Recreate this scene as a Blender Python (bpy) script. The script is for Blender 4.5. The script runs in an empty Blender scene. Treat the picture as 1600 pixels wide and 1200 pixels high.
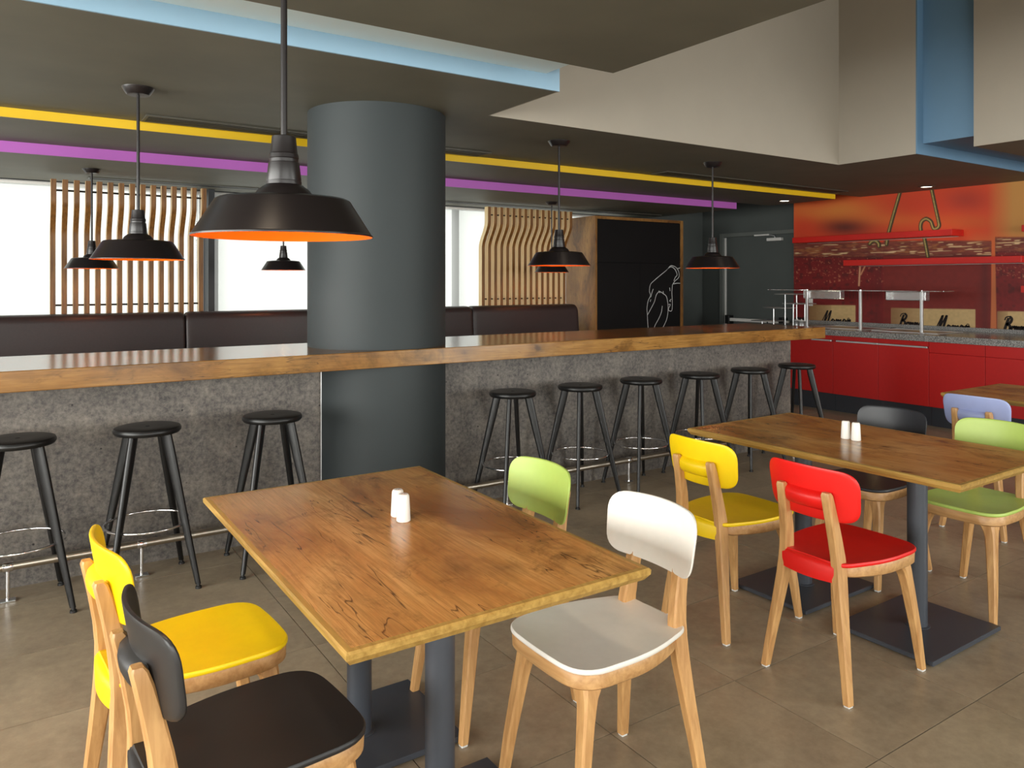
import bpy, bmesh, math, random
import numpy as np
from mathutils import Vector, Matrix

# ------------------------------------------------------------------ camera, world, light, exposure
scn = bpy.context.scene
COL = scn.collection
CAM_H = 1.42
YAW = math.radians(56.4795)              # angle between the view axis and the bar (+X)
FWD = Vector((math.cos(YAW), math.sin(YAW)))
RGT = Vector((math.sin(YAW), -math.cos(YAW)))
FPX, CXP, HOR = 1195.7, 800.0, 440.2     # focal length, principal x, horizon, in a 1600 x 1200 frame
cam_d = bpy.data.cameras.new('camera')
cam_d.sensor_width = 36.0
cam_d.lens = 36.0 * FPX / 1600.0
cam_d.shift_y = (HOR - 600.0) / 1600.0
cam_d.clip_start = 0.05
cam = bpy.data.objects.new('camera', cam_d)
COL.objects.link(cam)
cam.location = (0, 0, CAM_H)
cam.rotation_euler = (math.pi / 2, 0, YAW - math.pi / 2)
scn.camera = cam

world = bpy.data.worlds.new('sky')
scn.world = world
world.use_nodes = True
bg = world.node_tree.nodes['Background']
bg.inputs['Color'].default_value = (1.0, 1.0, 0.97, 1)
bg.inputs['Strength'].default_value = 1.6

vs = scn.view_settings
vs.view_transform = 'Standard'
vs.look = 'None'
vs.gamma = 1.0
vs.exposure = -0.12
vs.use_curve_mapping = False
scn.cycles.max_bounces = 7
scn.cycles.diffuse_bounces = 4
scn.cycles.glossy_bounces = 4
scn.cycles.transparent_max_bounces = 12
scn.cycles.caustics_reflective = False
scn.cycles.caustics_refractive = False


def area_light(name, loc, rot, sx, sy, power, color):
    ld = bpy.data.lights.new(name, 'AREA')
    ld.shape = 'RECTANGLE'
    ld.size, ld.size_y = sx, sy
    ld.energy = power
    ld.color = color
    o = bpy.data.objects.new(name, ld)
    COL.objects.link(o)
    o.location = loc
    o.rotation_euler = rot
    return o


DAY = (1.0, 0.98, 0.95)
R90 = math.pi / 2
# daylight arriving at the glazing: window wall behind the bar, glazed front behind the camera, glazing on the left; plus two lights added in front
portal = area_light('daylight_window_wall', (1.6, 8.06, 1.57), (-R90, 0, 0), 11.0, 1.5, 1, DAY)
portal.data.cycles.is_portal = True
area_light('daylight_front_low', (-0.4, -4.25, 1.45), (R90, 0, 0), 5.6, 2.0, 215, DAY)
area_light('added_light_front_tall', (4.3, -4.25, 2.2), (R90, 0, 0), 3.2, 3.4, 85, DAY)  # unseen source, added so light reaches the white recess wall
area_light('added_light_front_right', (7.3, -4.25, 1.45), (R90, 0, 0), 2.2, 2.0, 230, DAY)  # unseen source, added to brighten the mural
area_light('daylight_left', (-4.25, 1.8, 1.5), (R90, 0, -R90), 9.0, 1.7, 760, DAY)

# ------------------------------------------------------------------ helpers
def px_on_x(px, py, X):
    """Point of the plane x = X read off the photograph (flat prints only)."""
    d = FWD + RGT * ((px - CXP) / FPX)
    t = X / d.x
    return Vector((X, d.y * t, CAM_H - (py - HOR) / FPX * t))


def px_on_y(px, py, Y):
    d = FWD + RGT * ((px - CXP) / FPX)
    t = Y / d.y
    return Vector((d.x * t, Y, CAM_H - (py - HOR) / FPX * t))


def in_view(p, margin=60):
    d = p[0] * FWD.x + p[1] * FWD.y
    if d < 0.3:
        return False
    l = p[0] * RGT.x + p[1] * RGT.y
    x = CXP + FPX * l / d
    y = HOR - FPX * (p[2] - CAM_H) / d
    return -margin < x < 1600 + margin and -margin < y < 1200 + margin


def mesh_of(bm, smooth=0):
    """smooth: angle in degrees below which edges are shaded smooth (0 = flat)."""
    bmesh.ops.recalc_face_normals(bm, faces=bm.faces[:])
    if smooth:
        lim = math.radians(smooth)
        for f in bm.faces:
            f.smooth = True
        for e in bm.edges:
            if len(e.link_faces) == 2:
                e.smooth = e.calc_face_angle(0) < lim
            else:
                e.smooth = False
    me = bpy.data.meshes.new('m')
    bm.to_mesh(me)
    bm.free()
    return me


def put(name, me, mat=None, parent=None, loc=None, rotz=None):
    if isinstance(me, bmesh.types.BMesh):
        me = mesh_of(me)
    if mat is not None and len(me.materials) == 0:
        me.materials.append(mat)
    me.name = name
    o = bpy.data.objects.new(name, me)
    COL.objects.link(o)
    if parent is not None:
        o.parent = parent
    if loc is not None:
        o.location = loc
    if rotz is not None:
        o.rotation_euler = (0, 0, rotz)
    return o


def tag(o, label=None, cat=None, group=None, kind=None):
    if label:
        o['label'] = label
    if cat:
        o['category'] = cat
    if group:
        o['group'] = group
    if kind:
        o['kind'] = kind
    return o


def thing(name, label, cat, loc=(0, 0, 0), rotz=0.0, group=None):
    o = bpy.data.objects.new(name, None)
    o.empty_display_size = 0.1
    COL.objects.link(o)
    o.location = loc
    o.rotation_euler = (0, 0, rotz)
    return tag(o, label, cat, group)


def copy_tree(o, parent=None):
    c = o.copy()
    COL.objects.link(c)
    c.parent = parent
    for ch in list(o.children):
        copy_tree(ch, c)
    return c


def box(bm, x0, x1, y0, y1, z0, z1, bev=0.0, seg=1):
    r = bmesh.ops.create_cube(bm, size=1.0)
    vs_ = r['verts']
    for v in vs_:
        v.co = Vector(((x0 + x1) / 2 + v.co.x * (x1 - x0), (y0 + y1) / 2 + v.co.y * (y1 - y0), (z0 + z1) / 2 + v.co.z * (z1 - z0)))
    if bev > 0:
        es = list({e for v in vs_ for e in v.link_edges})
        bmesh.ops.bevel(bm, geom=es, offset=bev, segments=seg, affect='EDGES', profile=0.5)
    return vs_


def box_me(x0, x1, y0, y1, z0, z1, bev=0.0, seg=1, smooth=0):
    bm = bmesh.new()
    box(bm, x0, x1, y0, y1, z0, z1, bev, seg)
    return mesh_of(bm, smooth)


def loft(bm, rings, caps=True, closed=True):
    rows = [[bm.verts.new(p) for p in r] for r in rings]
    n = len(rows[0])
    m = n if closed else n - 1
    for a, b in zip(rows[:-1], rows[1:]):
        for i in range(m):
            bm.faces.new((a[i], a[(i + 1) % n], b[(i + 1) % n], b[i]))
    if caps and closed:
        bm.faces.new(rows[0][::-1])
        bm.faces.new(rows[-1])
    return rows


def lathe(bm, prof, seg=32, centre=(0, 0, 0), cap=True):
    cx, cy, cz = centre
    rings = []
    for r, z in prof:
        r = max(r, 1e-4)
        rings.append([(cx + r * math.cos(2 * math.pi * i / seg), cy + r * math.sin(2 * math.pi * i / seg), cz + z) for i in range(seg)])
    return loft(bm, rings, caps=cap)


def tube(bm, pts, rad, seg=8, closed=False, squash=None):
    pts = [Vector(p) for p in pts]
    n = len(pts)
    rings = []
    up = Vector((0, 0, 1))
    for i, p in enumerate(pts):
        if closed:
            t = pts[(i + 1) % n] - pts[i - 1]
        else:
            t = pts[min(i + 1, n - 1)] - pts[max(i - 1, 0)]
        t.normalize()
        ref = up if abs(t.z) < 0.95 else Vector((1, 0, 0))
        a = t.cross(ref).normalized()
        b = a.cross(t).normalized()
        r = rad[i] if isinstance(rad, (list, tuple)) else rad
        rings.append([p + a * r * math.cos(2 * math.pi * k / seg) + b * r * math.sin(2 * math.pi * k / seg) for k in range(seg)])
    if closed:
        rings.append(rings[0])
        loft(bm, rings, caps=False)
        bmesh.ops.remove_doubles(bm, verts=bm.verts[:], dist=1e-6)
    else:
        loft(bm, rings)


def rect_ring(c, wx, wy, z, ch=0.22):
    """Chamfered rectangle, horizontal, 8 points."""
    cx, cy = c
    a, b = wx / 2, wy / 2
    k = min(a, b) * ch
    return [(cx + a, cy - b + k, z), (cx + a, cy + b - k, z), (cx + a - k, cy + b, z), (cx - a + k, cy + b, z),
            (cx - a, cy + b - k, z), (cx - a, cy - b + k, z), (cx - a + k, cy - b, z), (cx + a - k, cy - b, z)]


def rounded_poly(pts, radii, seg=7):
    """2-D polygon with every corner rounded."""
    out = []
    n = len(pts)
    for i in range(n):
        p0, p1, p2 = Vector(pts[i - 1]), Vector(pts[i]), Vector(pts[(i + 1) % n])
        u, v = (p0 - p1), (p2 - p1)
        r = min(radii[i], u.length * 0.49, v.length * 0.49)
        a, b = p1 + u.normalized() * r, p1 + v.normalized() * r
        for k in range(seg + 1):
            t = k / seg
            out.append(a * (1 - t) ** 2 + p1 * 2 * t * (1 - t) + b * t * t)
    return out


def densify(ol, step=.02):
    out = []
    for i, p in enumerate(ol):
        q = ol[(i + 1) % len(ol)]
        n = max(1, int((q - p).length / step))
        out += [p.lerp(q, k / n) for k in range(n)]
    return out


# ------------------------------------------------------------------ materials
def srgb(r, g, b):
    f = lambda c: ((c / 255) / 12.92) if c / 255 <= 0.04045 else (((c / 255) + 0.055) / 1.055) ** 2.4
    return (f(r), f(g), f(b), 1.0)


class NT:
    def __init__(self, name):
        self.m = bpy.data.materials.new(name)
        self.m.use_nodes = True
        self.t = self.m.node_tree
        self.b = self.t.nodes['Principled BSDF']

    def n(self, typ, **kw):
        nd = self.t.nodes.new(typ)
        for k, v in kw.items():
            if hasattr(nd, k) and not k[0].isupper():
                setattr(nd, k, v)
            else:
                nd.inputs[k.replace('_', ' ')].default_value = v
        return nd

    def l(self, a, b):
        self.t.links.new(a, b)

    def coord(self, scale=(1, 1, 1), rnd=True, kind='Object'):
        tc = self.n('ShaderNodeTexCoord')
        mp = self.n('ShaderNodeMapping')
        mp.inputs['Scale'].default_value = scale
        self.l(tc.outputs[kind], mp.inputs['Vector'])
        if rnd:
            oi = self.n('ShaderNodeObjectInfo')
            mu = self.n('ShaderNodeMath', operation='MULTIPLY')
            mu.inputs[1].default_value = 17.0
            self.l(oi.outputs['Random'], mu.inputs[0])
            cb = self.n('ShaderNodeCombineXYZ')
            for i in range(3):
                self.l(mu.outputs[0], cb.inputs[i])
            self.l(cb.outputs[0], mp.inputs['Location'])
        return mp.outputs['Vector']

    def noise(self, vec, scale, detail=4.0, rough=0.55, dist=0.0):
        nd = self.n('ShaderNodeTexNoise')
        nd.inputs['Scale'].default_value = scale
        nd.inputs['Detail'].default_value = detail
        nd.inputs['Roughness'].default_value = rough
        nd.inputs['Distortion'].default_value = dist
        self.l(vec, nd.inputs['Vector'])
        return nd.outputs['Fac']

    def ramp(self, fac, stops, interp='LINEAR'):
        nd = self.n('ShaderNodeValToRGB')
        cr = nd.color_ramp
        cr.interpolation = interp
        while len(cr.elements) < len(stops):
            cr.elements.new(0.5)
        for e, (p, c) in zip(cr.elements, stops):
            e.position = p
            e.color = c if len(c) == 4 else (*c, 1)
        self.l(fac, nd.inputs['Fac'])
        return nd.outputs['Color']

    def mix(self, fac, a, b, mode='MIX'):
        nd = self.n('ShaderNodeMix', data_type='RGBA', blend_type=mode)
        for sock, v in ((nd.inputs[0], fac), (nd.inputs[6], a), (nd.inputs[7], b)):
            if isinstance(v, (int, float)):
                sock.default_value = v
            elif isinstance(v, tuple):
                sock.default_value = v if len(v) == 4 else (*v, 1)
            else:
                self.l(v, sock)
        return nd.outputs[2]

    def bump(self, h, strength=0.1, dist=0.01):
        nd = self.n('ShaderNodeBump')
        nd.inputs['Strength'].default_value = strength
        nd.inputs['Distance'].default_value = dist
        self.l(h, nd.inputs['Height'])
        self.l(nd.outputs['Normal'], self.b.inputs['Normal'])

    def col(self, c):
        if isinstance(c, tuple):
            self.b.inputs['Base Color'].default_value = c
        else:
            self.l(c, self.b.inputs['Base Color'])

    def rough(self, r):
        if isinstance(r, (int, float)):
            self.b.inputs['Roughness'].default_value = r
        else:
            self.l(r, self.b.inputs['Roughness'])


def plain(name, c, rough=0.5, metal=0.0, var=0.02, nscale=30.0, bump=0.0, spec=0.5):
    """Painted / moulded surface: one colour with a little unevenness."""
    k = NT(name)
    v = k.coord(rnd=False)
    f = k.noise(v, nscale, 3.0)
    d = tuple(x * (1 - var) for x in c[:3]) + (1,)
    e = tuple(min(1, x * (1 + var)) for x in c[:3]) + (1,)
    k.col(k.ramp(f, [(0.3, d), (0.7, e)]))
    k.rough(rough)
    k.b.inputs['Metallic'].default_value = metal
    k.b.inputs['Specular IOR Level'].default_value = spec
    if bump:
        k.bump(f, bump, 0.004)
    return k.m


def rustic_oak(name, axis, base, dark, light, rough=0.33, cracks=1.0):
    """Knotty rustic oak laminate, grain along the given axis."""
    k = NT(name)
    def sc(a, b):
        return tuple(a if i == axis else b for i in range(3))
    v1 = k.coord(sc(0.55, 1.6))
    cloud = k.noise(v1, 2.6, 5.0, 0.6, 0.6)
    c = k.ramp(cloud, [(0.34, dark), (0.47, base), (0.64, light)])
    v2 = k.coord(sc(1.6, 44.0))
    grain = k.noise(v2, 3.0, 6.0, 0.65, 0.9)
    c = k.mix(k.ramp(grain, [(0.36, (0.62, 0.62, 0.62)), (0.60, (0, 0, 0))]), c, tuple(x * 0.55 for x in base[:3]) + (1,))
    # smoky darker areas around the knots
    smk = k.noise(k.coord(sc(1.5, 2.6)), 2.1, 7.0, 0.72, 0.8)
    c = k.mix(k.ramp(smk, [(0.53, (0, 0, 0)), (0.72, (0.85, 0.85, 0.85))]), c, tuple(x * 0.22 for x in base[:3]) + (1,))
    # long dark drying cracks
    v3 = k.coord(sc(0.9, 9.0))
    cr = k.noise(v3, 2.2, 3.0, 0.5, 0.5)
    line = k.ramp(cr, [(0.490, (0, 0, 0)), (0.5, (1, 1, 1)), (0.510, (0, 0, 0))])
    gate = k.ramp(k.noise(k.coord(sc(1.0, 2.2)), 2.7, 2.0), [(0.44, (0, 0, 0)), (0.54, (1, 1, 1))])
    lm = k.mix(1.0, line, gate, 'MULTIPLY')
    c = k.mix(k.mix(1.0, lm, (0.8 * cracks,) * 3 + (1,), 'MULTIPLY'), c, (0.035, 0.014, 0.006, 1))
    # knots
    vk = k.coord(sc(3.1, 4.6))
    vo = k.n('ShaderNodeTexVoronoi')
    vo.inputs['Scale'].default_value = 1.0
    vo.inputs['Randomness'].default_value = 1.0
    ds = k.n('ShaderNodeVectorMath', operation='ADD')
    nz = k.n('ShaderNodeTexNoise')
    nz.inputs['Scale'].default_value = 3.5
    nz.inputs['Detail'].default_value = 4.0
    k.l(vk, nz.inputs['Vector'])
    sub = k.n('ShaderNodeVectorMath', operation='SCALE')
    sub.inputs['Scale'].default_value = 0.35
    k.l(nz.outputs['Color'], sub.inputs[0])
    k.l(vk, ds.inputs[0])
    k.l(sub.outputs[0], ds.inputs[1])
    k.l(ds.outputs[0], vo.inputs['Vector'])
    knot = k.ramp(vo.outputs['Distance'], [(0.04, (1, 1, 1)), (0.12, (0.45, 0.45, 0.45)), (0.34, (0, 0, 0))])
    c = k.mix(k.mix(1.0, knot, (0.8, 0.8, 0.8, 1), 'MULTIPLY'), c, (0.05, 0.02, 0.008, 1))
    k.col(c)
    k.rough(rough)
    k.bump(grain, 0.05, 0.002)
    return k.m


def beech(name, c1, c2, axis=2):
    k = NT(name)
    s = tuple(1.0 if i == axis else 14.0 for i in range(3))
    v = k.coord(s)
    g = k.noise(v, 4.0, 4.0, 0.6, 0.4)
    k.col(k.ramp(g, [(0.3, c1), (0.65, c2)]))
    k.rough(0.42)
    k.bump(g, 0.04, 0.001)
    return k.m


M = {}
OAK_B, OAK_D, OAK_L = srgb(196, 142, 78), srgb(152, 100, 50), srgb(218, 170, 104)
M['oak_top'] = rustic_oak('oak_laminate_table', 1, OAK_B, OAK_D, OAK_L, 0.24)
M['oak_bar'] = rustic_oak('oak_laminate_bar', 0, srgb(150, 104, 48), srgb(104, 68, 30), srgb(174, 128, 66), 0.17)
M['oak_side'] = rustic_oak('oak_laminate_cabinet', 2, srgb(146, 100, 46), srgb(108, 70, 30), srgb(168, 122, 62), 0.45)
M['oak_edge'] = beech('oak_edging', srgb(148, 112, 50), srgb(186, 150, 80), 1)
M['beech'] = beech('beech_wood', srgb(174, 126, 76), srgb(206, 160, 104), 2)
M['beech_rail'] = beech('beech_rail_wood', srgb(172, 126, 78), srgb(200, 156, 104), 1)
M['slat'] = beech('slat_backlit_face', srgb(98, 62, 27), srgb(140, 94, 44), 2)  # slat wood darkened: backlit look of the fronts put into the colour
M['slat_lit_side'] = beech('slat_window_lit_side', srgb(222, 190, 136), srgb(240, 214, 166), 2)  # same slat wood made paler: window light on the sides painted in

M['seat_yellow'] = plain('yellow_shell', srgb(246, 208, 4), 0.42)
M['seat_black'] = plain('black_shell', srgb(34, 33, 34), 0.42)
M['seat_white'] = plain('white_shell', srgb(232, 228, 220), 0.40)
M['seat_green'] = plain('lime_shell', srgb(174, 198, 98), 0.42)
M['seat_red'] = plain('red_shell', srgb(222, 22, 16), 0.42)
M['seat_lavender'] = plain('lavender_shell', srgb(160, 172, 218), 0.42)
M['seat_navy'] = plain('charcoal_shell', srgb(34, 36, 42), 0.42)

M['black_wood'] = plain('black_painted_steel', srgb(15, 15, 16), 0.36)
M['chrome'] = plain('chrome', (0.82, 0.82, 0.84, 1), 0.12, 1.0, 0.02)
M['steel'] = plain('brushed_steel', (0.52, 0.47, 0.40, 1), 0.32, 1.0, 0.05)
M['alu'] = plain('aluminium', (0.72, 0.73, 0.74, 1), 0.35, 0.9, 0.03)
M['lamp_black'] = plain('lamp_bronze_black', srgb(26, 21, 22), 0.34)
M['lamp_orange'] = plain('lamp_orange_enamel', srgb(255, 122, 22), 0.30)
M['pedestal'] = plain('pedestal_grey_paint', srgb(62, 66, 74), 0.40)
M['porcelain'] = plain('porcelain', srgb(238, 236, 230), 0.15, 0, 0.01)
M['glide'] = plain('white_glide', srgb(220, 220, 218), 0.5)
M['rubber'] = plain('black_rubber', srgb(16, 16, 16), 0.5)

M['ceil_dark'] = plain('ceiling_charcoal', srgb(99, 96, 82), 0.62, 0, 0.10, 2.5)
M['yellow_paint'] = plain('yellow_paint', srgb(240, 196, 26), 0.55, 0, 0.03, 3)
M['purple_paint'] = plain('purple_paint', srgb(182, 98, 190), 0.55, 0, 0.03, 3)
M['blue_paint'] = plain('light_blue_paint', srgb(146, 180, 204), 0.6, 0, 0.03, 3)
M['blue_lit'] = plain('lit_slot_blue', srgb(212, 228, 230), 0.6, 0, 0.03, 3)  # slot blue made paler: the light on the slot top is painted in
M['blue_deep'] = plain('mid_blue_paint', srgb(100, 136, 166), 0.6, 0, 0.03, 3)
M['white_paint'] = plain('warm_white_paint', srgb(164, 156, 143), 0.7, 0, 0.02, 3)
M['wall_dark'] = plain('dark_wall_paint', srgb(80, 85, 83), 0.6, 0, 0.06, 2)
M['column'] = plain('column_paint', srgb(46, 53, 55), 0.6, 0, 0.05, 2)
M['frame_dark'] = plain('window_frame_grey', srgb(58, 62, 68), 0.45)
M['leather'] = plain('brown_leather', srgb(50, 39, 39), 0.42, 0, 0.08, 60, 0.05)
M['red_lac'] = plain('red_lacquer', srgb(190, 24, 22), 0.42, 0, 0.03)
M['shelf_red'] = plain('red_shelf_lacquer', srgb(206, 34, 26), 0.4, 0, 0.03)
M['plinth'] = plain('dark_plinth', srgb(40, 44, 52), 0.5)
M['board'] = plain('blackboard', srgb(13, 13, 14), 0.6, 0, 0.12, 5, 0, 0.2)
M['chalk'] = plain('chalk', srgb(206, 208, 208), 0.9)
M['door_frame'] = plain('door_frame_paint', srgb(104, 108, 104), 0.45)
M['ink'] = plain('black_ink', srgb(30, 20, 18), 0.8)
M['grout'] = plain('grout', srgb(34, 29, 25), 0.9, spec=0.1)
M['vent'] = plain('vent_dark_metal', srgb(74, 72, 63), 0.5)
M['vent_slat'] = plain('vent_slat_metal', srgb(34, 33, 30), 0.5)
M['vent_gap'] = plain('vent_slot_black', srgb(14, 14, 13), 0.7)
M['white_plastic'] = plain('white_plastic', srgb(226, 224, 220), 0.4)


def mat_floor():
    k = NT('floor_porcelain')
    v = k.coord((1, 1, 1))
    a = k.noise(v, 2.2, 6.0, 0.6, 0.4)
    b = k.noise(v, 26.0, 5.0, 0.7)
    c = k.ramp(a, [(0.28, srgb(130, 117, 99)), (0.5, srgb(154, 139, 117)), (0.75, srgb(176, 160, 136))])
    c = k.mix(0.25, c, k.ramp(b, [(0.3, srgb(120, 106, 90)), (0.7, srgb(196, 178, 152))]))
    k.col(c)
    k.rough(k.ramp(a, [(0.3, (0.30,) * 3), (0.7, (0.40,) * 3)]))
    k.b.inputs['Specular IOR Level'].default_value = 0.5
    return k.m


def mat_concrete():
    k = NT('concrete_laminate')
    v = k.coord((1, 1, 1), rnd=False)
    a = k.noise(v, 5.0, 6.0, 0.65, 0.3)
    b = k.noise(v, 42.0, 4.0, 0.75)
    c = k.ramp(a, [(0.34, srgb(58, 56, 57)), (0.5, srgb(90, 85, 83)), (0.66, srgb(128, 121, 112))])
    c = k.mix(0.45, c, k.ramp(b, [(0.34, srgb(52, 49, 50)), (0.66, srgb(160, 151, 140))]))
    vo = k.n('ShaderNodeTexVoronoi')
    vo.inputs['Scale'].default_value = 17.0
    k.l(v, vo.inputs['Vector'])
    pit = k.ramp(vo.outputs['Distance'], [(0.06, (1, 1, 1)), (0.12, (0, 0, 0))])
    gate = k.ramp(k.noise(v, 7.0, 3.0), [(0.52, (0, 0, 0)), (0.58, (1, 1, 1))])
    c = k.mix(k.mix(1.0, pit, gate, 'MULTIPLY'), c, srgb(34, 31, 30))
    k.col(c)
    k.rough(0.55)
    k.bump(b, 0.12, 0.003)
    return k.m


def mat_granite():
    k = NT('grey_granite')
    v = k.coord((1, 1, 1), rnd=False)
    a = k.noise(v, 120.0, 3.0, 0.8)
    b = k.noise(v, 9.0, 3.0)
    c = k.ramp(a, [(0.36, srgb(58, 58, 60)), (0.5, srgb(134, 133, 132)), (0.62, srgb(196, 194, 190))])
    k.col(k.mix(0.2, c, k.ramp(b, [(0.3, srgb(90, 90, 92)), (0.7, srgb(160, 158, 155))])))
    k.rough(0.2)
    return k.m


def mat_glass(name, tint=(0.95, 0.98, 0.97), rough=0.0, refl=0.12, fres=1.0):
    k = NT(name)
    t = k.t
    out = t.nodes['Material Output']
    tr = k.n('ShaderNodeBsdfTransparent')
    tr.inputs['Color'].default_value = (*tint, 1)
    gl = k.n('ShaderNodeBsdfGlossy')
    gl.inputs['Roughness'].default_value = max(rough, 0.02)
    mx = k.n('ShaderNodeMixShader')
    fr = k.n('ShaderNodeFresnel')
    fr.inputs['IOR'].default_value = 1.35
    mm = k.n('ShaderNodeMath', operation='ADD')
    mm.inputs[1].default_value = refl - 0.02
    fm = k.n('ShaderNodeMath', operation='MULTIPLY')
    fm.inputs[1].default_value = fres
    k.l(fr.outputs[0], fm.inputs[0])
    k.l(fm.outputs[0], mm.inputs[0])
    k.l(mm.outputs[0], mx.inputs[0])
    k.l(tr.outputs[0], mx.inputs[1])
    k.l(gl.outputs[0], mx.inputs[2])
    k.l(mx.outputs[0], out.inputs['Surface'])
    t.nodes.remove(k.b)
    return k.m


def mat_blind():
    """Sheer roller blind: part see-through, part glowing through with the daylight behind."""
    k = NT('sheer_blind')
    t = k.t
    out = t.nodes['Material Output']
    tr = k.n('ShaderNodeBsdfTransparent')
    tr.inputs['Color'].default_value = (0.97, 0.98, 0.97, 1)
    tl = k.n('ShaderNodeBsdfTranslucent')
    tl.inputs['Color'].default_value = (0.92, 0.92, 0.90, 1)
    mx = k.n('ShaderNodeMixShader')
    mx.inputs[0].default_value = 0.35
    k.l(tr.outputs[0], mx.inputs[1])
    k.l(tl.outputs[0], mx.inputs[2])
    k.l(mx.outputs[0], out.inputs['Surface'])
    t.nodes.remove(k.b)
    return k.m


def mat_emit(name, c, s):
    k = NT(name)
    k.b.inputs['Base Color'].default_value = (0.8, 0.8, 0.8, 1)
    k.b.inputs['Emission Color'].default_value = (*c, 1)
    k.b.inputs['Emission Strength'].default_value = s
    return k.m


def mat_print():
    k = NT('printed_mural')
    at = k.n('ShaderNodeVertexColor')
    at.layer_name = 'print'
    v = k.coord((1, 1, 1), rnd=False)
    g = k.noise(v, 160.0, 2.0)
    k.col(k.mix(0.015, at.outputs['Color'], k.ramp(g, [(0.3, (0.02, 0.02, 0.02)), (0.7, (0.6, 0.5, 0.4))])))
    k.rough(0.5)
    return k.m


M['floor'] = mat_floor()
M['concrete'] = mat_concrete()
M['granite'] = mat_granite()
M['glass'] = mat_glass('clear_glass')
M['pane'] = mat_glass('window_glass', (0.98, 0.99, 0.98), 0.0, 0.02, 0.15)
M['frost'] = mat_glass('guard_reflection', (0.9, 0.92, 0.92), 0.25, 0.35)
M['blind'] = mat_blind()
M['bulb'] = mat_emit('downlight_glow', (1.0, 0.86, 0.66), 9.0)
M['bulb_warm'] = mat_emit('warm_bulb', (1.0, 0.52, 0.20), 48.0)
M['print'] = mat_print()

# ------------------------------------------------------------------ room dimensions
XL, XR, YN, YF = -4.0, 8.6, -4.0, 7.78     # inner faces of the four walls
ZA, ZB, ZC, ZTOP = 2.43, 2.375, 2.30, 4.3
YY, YP = 5.31, 6.22                       # yellow and purple ceiling steps
X1, X2, YS, YW, YD = 2.455, 6.0, 3.26, 3.95, 2.82


def struct(name, me, mat, label=None, parent=None):
    o = put(name, me, mat, parent)
    if parent is None:
        tag(o, label, None, None, 'structure')
    return o


# floor: slab with grout, and the tiles
floor = struct('floor', box_me(XL - .1, XR + .1, YN - .1, YF + .1, -0.12, -0.005), M['grout'], 'grey-brown stone tile floor with thin dark joints')
TPX, TPY = 0.5775, 0.5405
tile_me = box_me(-TPX / 2 + .0019, TPX / 2 - .0019, -TPY / 2 + .0019, TPY / 2 - .0019, -0.010, 0.0)
tile_me.materials.append(M['floor'])
rest = bmesh.new()
cand = []
for i in range(-10, 15):
    for j in range(-12, 13):
        cx, cy = 1.01 + TPX * (i + .5), 1.834 + TPY * (j + .5)
        if not (XL - .3 < cx < XR + .3 and YN - .3 < cy < YF + .3):
            continue
        seen = any(in_view((cx + a * TPX / 2, cy + b * TPY / 2, 0), 20) for a in (-1, 0, 1) for b in (-1, 0, 1))
        cand.append((not seen, math.hypot(cx, cy), cx, cy))
cand.sort()
for k_, (hid, dd, cx, cy) in enumerate(cand):
    if not hid and k_ < 280:
        t = put('floor_tile', tile_me, None, floor, (cx, cy, 0))
    else:
        box(rest, max(XL, cx - TPX / 2 + .0019), min(XR, cx + TPX / 2 - .0019), max(YN, cy - TPY / 2 + .0019), min(YF, cy + TPY / 2 - .0019), -0.010, 0.0)
tag(put('floor_tiles_beyond', mesh_of(rest), M['floor'], floor), kind='stuff')

# ceiling panels
def prism(poly, z0, z1):
    bm = bmesh.new()
    loft(bm, [[(x, y, z0) for x, y in poly], [(x, y, z1) for x, y in poly]])
    return mesh_of(bm)

def prism_y(poly, y0, y1):
    bm = bmesh.new()
    loft(bm, [[(x, y0, z) for x, z in poly], [(x, y1, z) for x, z in poly]])
    return mesh_of(bm)

TH = 0.17
struct('ceiling', prism([(XL, YS), (X1 - .008, YS), (X1 - .008, YW + .008), (X2 + .008, YW + .008), (X2 + .008, YS + .02), (8.5, YS + .02), (8.5, YY), (XL, YY)], ZA, ZA + TH), M['ceil_dark'], 'charcoal ceiling panel above the bar')
struct('ceiling', box_me(XL, 8.0, YY + .012, YP, ZB, ZB + .2), M['ceil_dark'], 'charcoal ceiling step behind the yellow edge')
struct('ceiling', box_me(XL, 7.38, YP + .012, YF, ZC, ZC + .2), M['ceil_dark'], 'lowest charcoal ceiling step next to the windows')
struct('ceiling', box_me(XL, X1, YN, YD, ZA, ZA + TH), M['ceil_dark'], 'charcoal ceiling panel over the nearest table')
struct('ceiling', box_me(X2 + .04, 8.5, YN, YD + .04, ZA, ZA + TH), M['ceil_dark'], 'charcoal ceiling panel at the right edge')
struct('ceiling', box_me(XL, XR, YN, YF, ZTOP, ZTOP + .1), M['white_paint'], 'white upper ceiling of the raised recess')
struct('trim_1', box_me(XL, 8.0, YY, YY + .012, ZB, ZA + .02), M['yellow_paint'], 'bright yellow edge of the ceiling step')
struct('trim_2', box_me(XL, 7.38, YP, YP + .012, ZC, ZB + .02), M['purple_paint'], 'purple edge of the lower ceiling step')
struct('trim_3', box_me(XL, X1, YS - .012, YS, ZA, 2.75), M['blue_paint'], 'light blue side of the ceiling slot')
struct('trim_4', box_me(XL, X1 - .09, YD + .0, YS - .012, 2.512, 2.56), M['blue_lit'], 'blue top of the ceiling slot with its lit tone painted in')
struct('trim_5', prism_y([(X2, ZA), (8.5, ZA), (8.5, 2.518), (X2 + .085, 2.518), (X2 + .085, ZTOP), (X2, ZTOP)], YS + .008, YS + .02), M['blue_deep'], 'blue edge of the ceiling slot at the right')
struct('trim_6', box_me(X2 + .085, 8.5, YD + .04, YS + .008, 2.518, ZTOP), M['blue_deep'], 'blue recessed panel between two white bulkheads')
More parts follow.
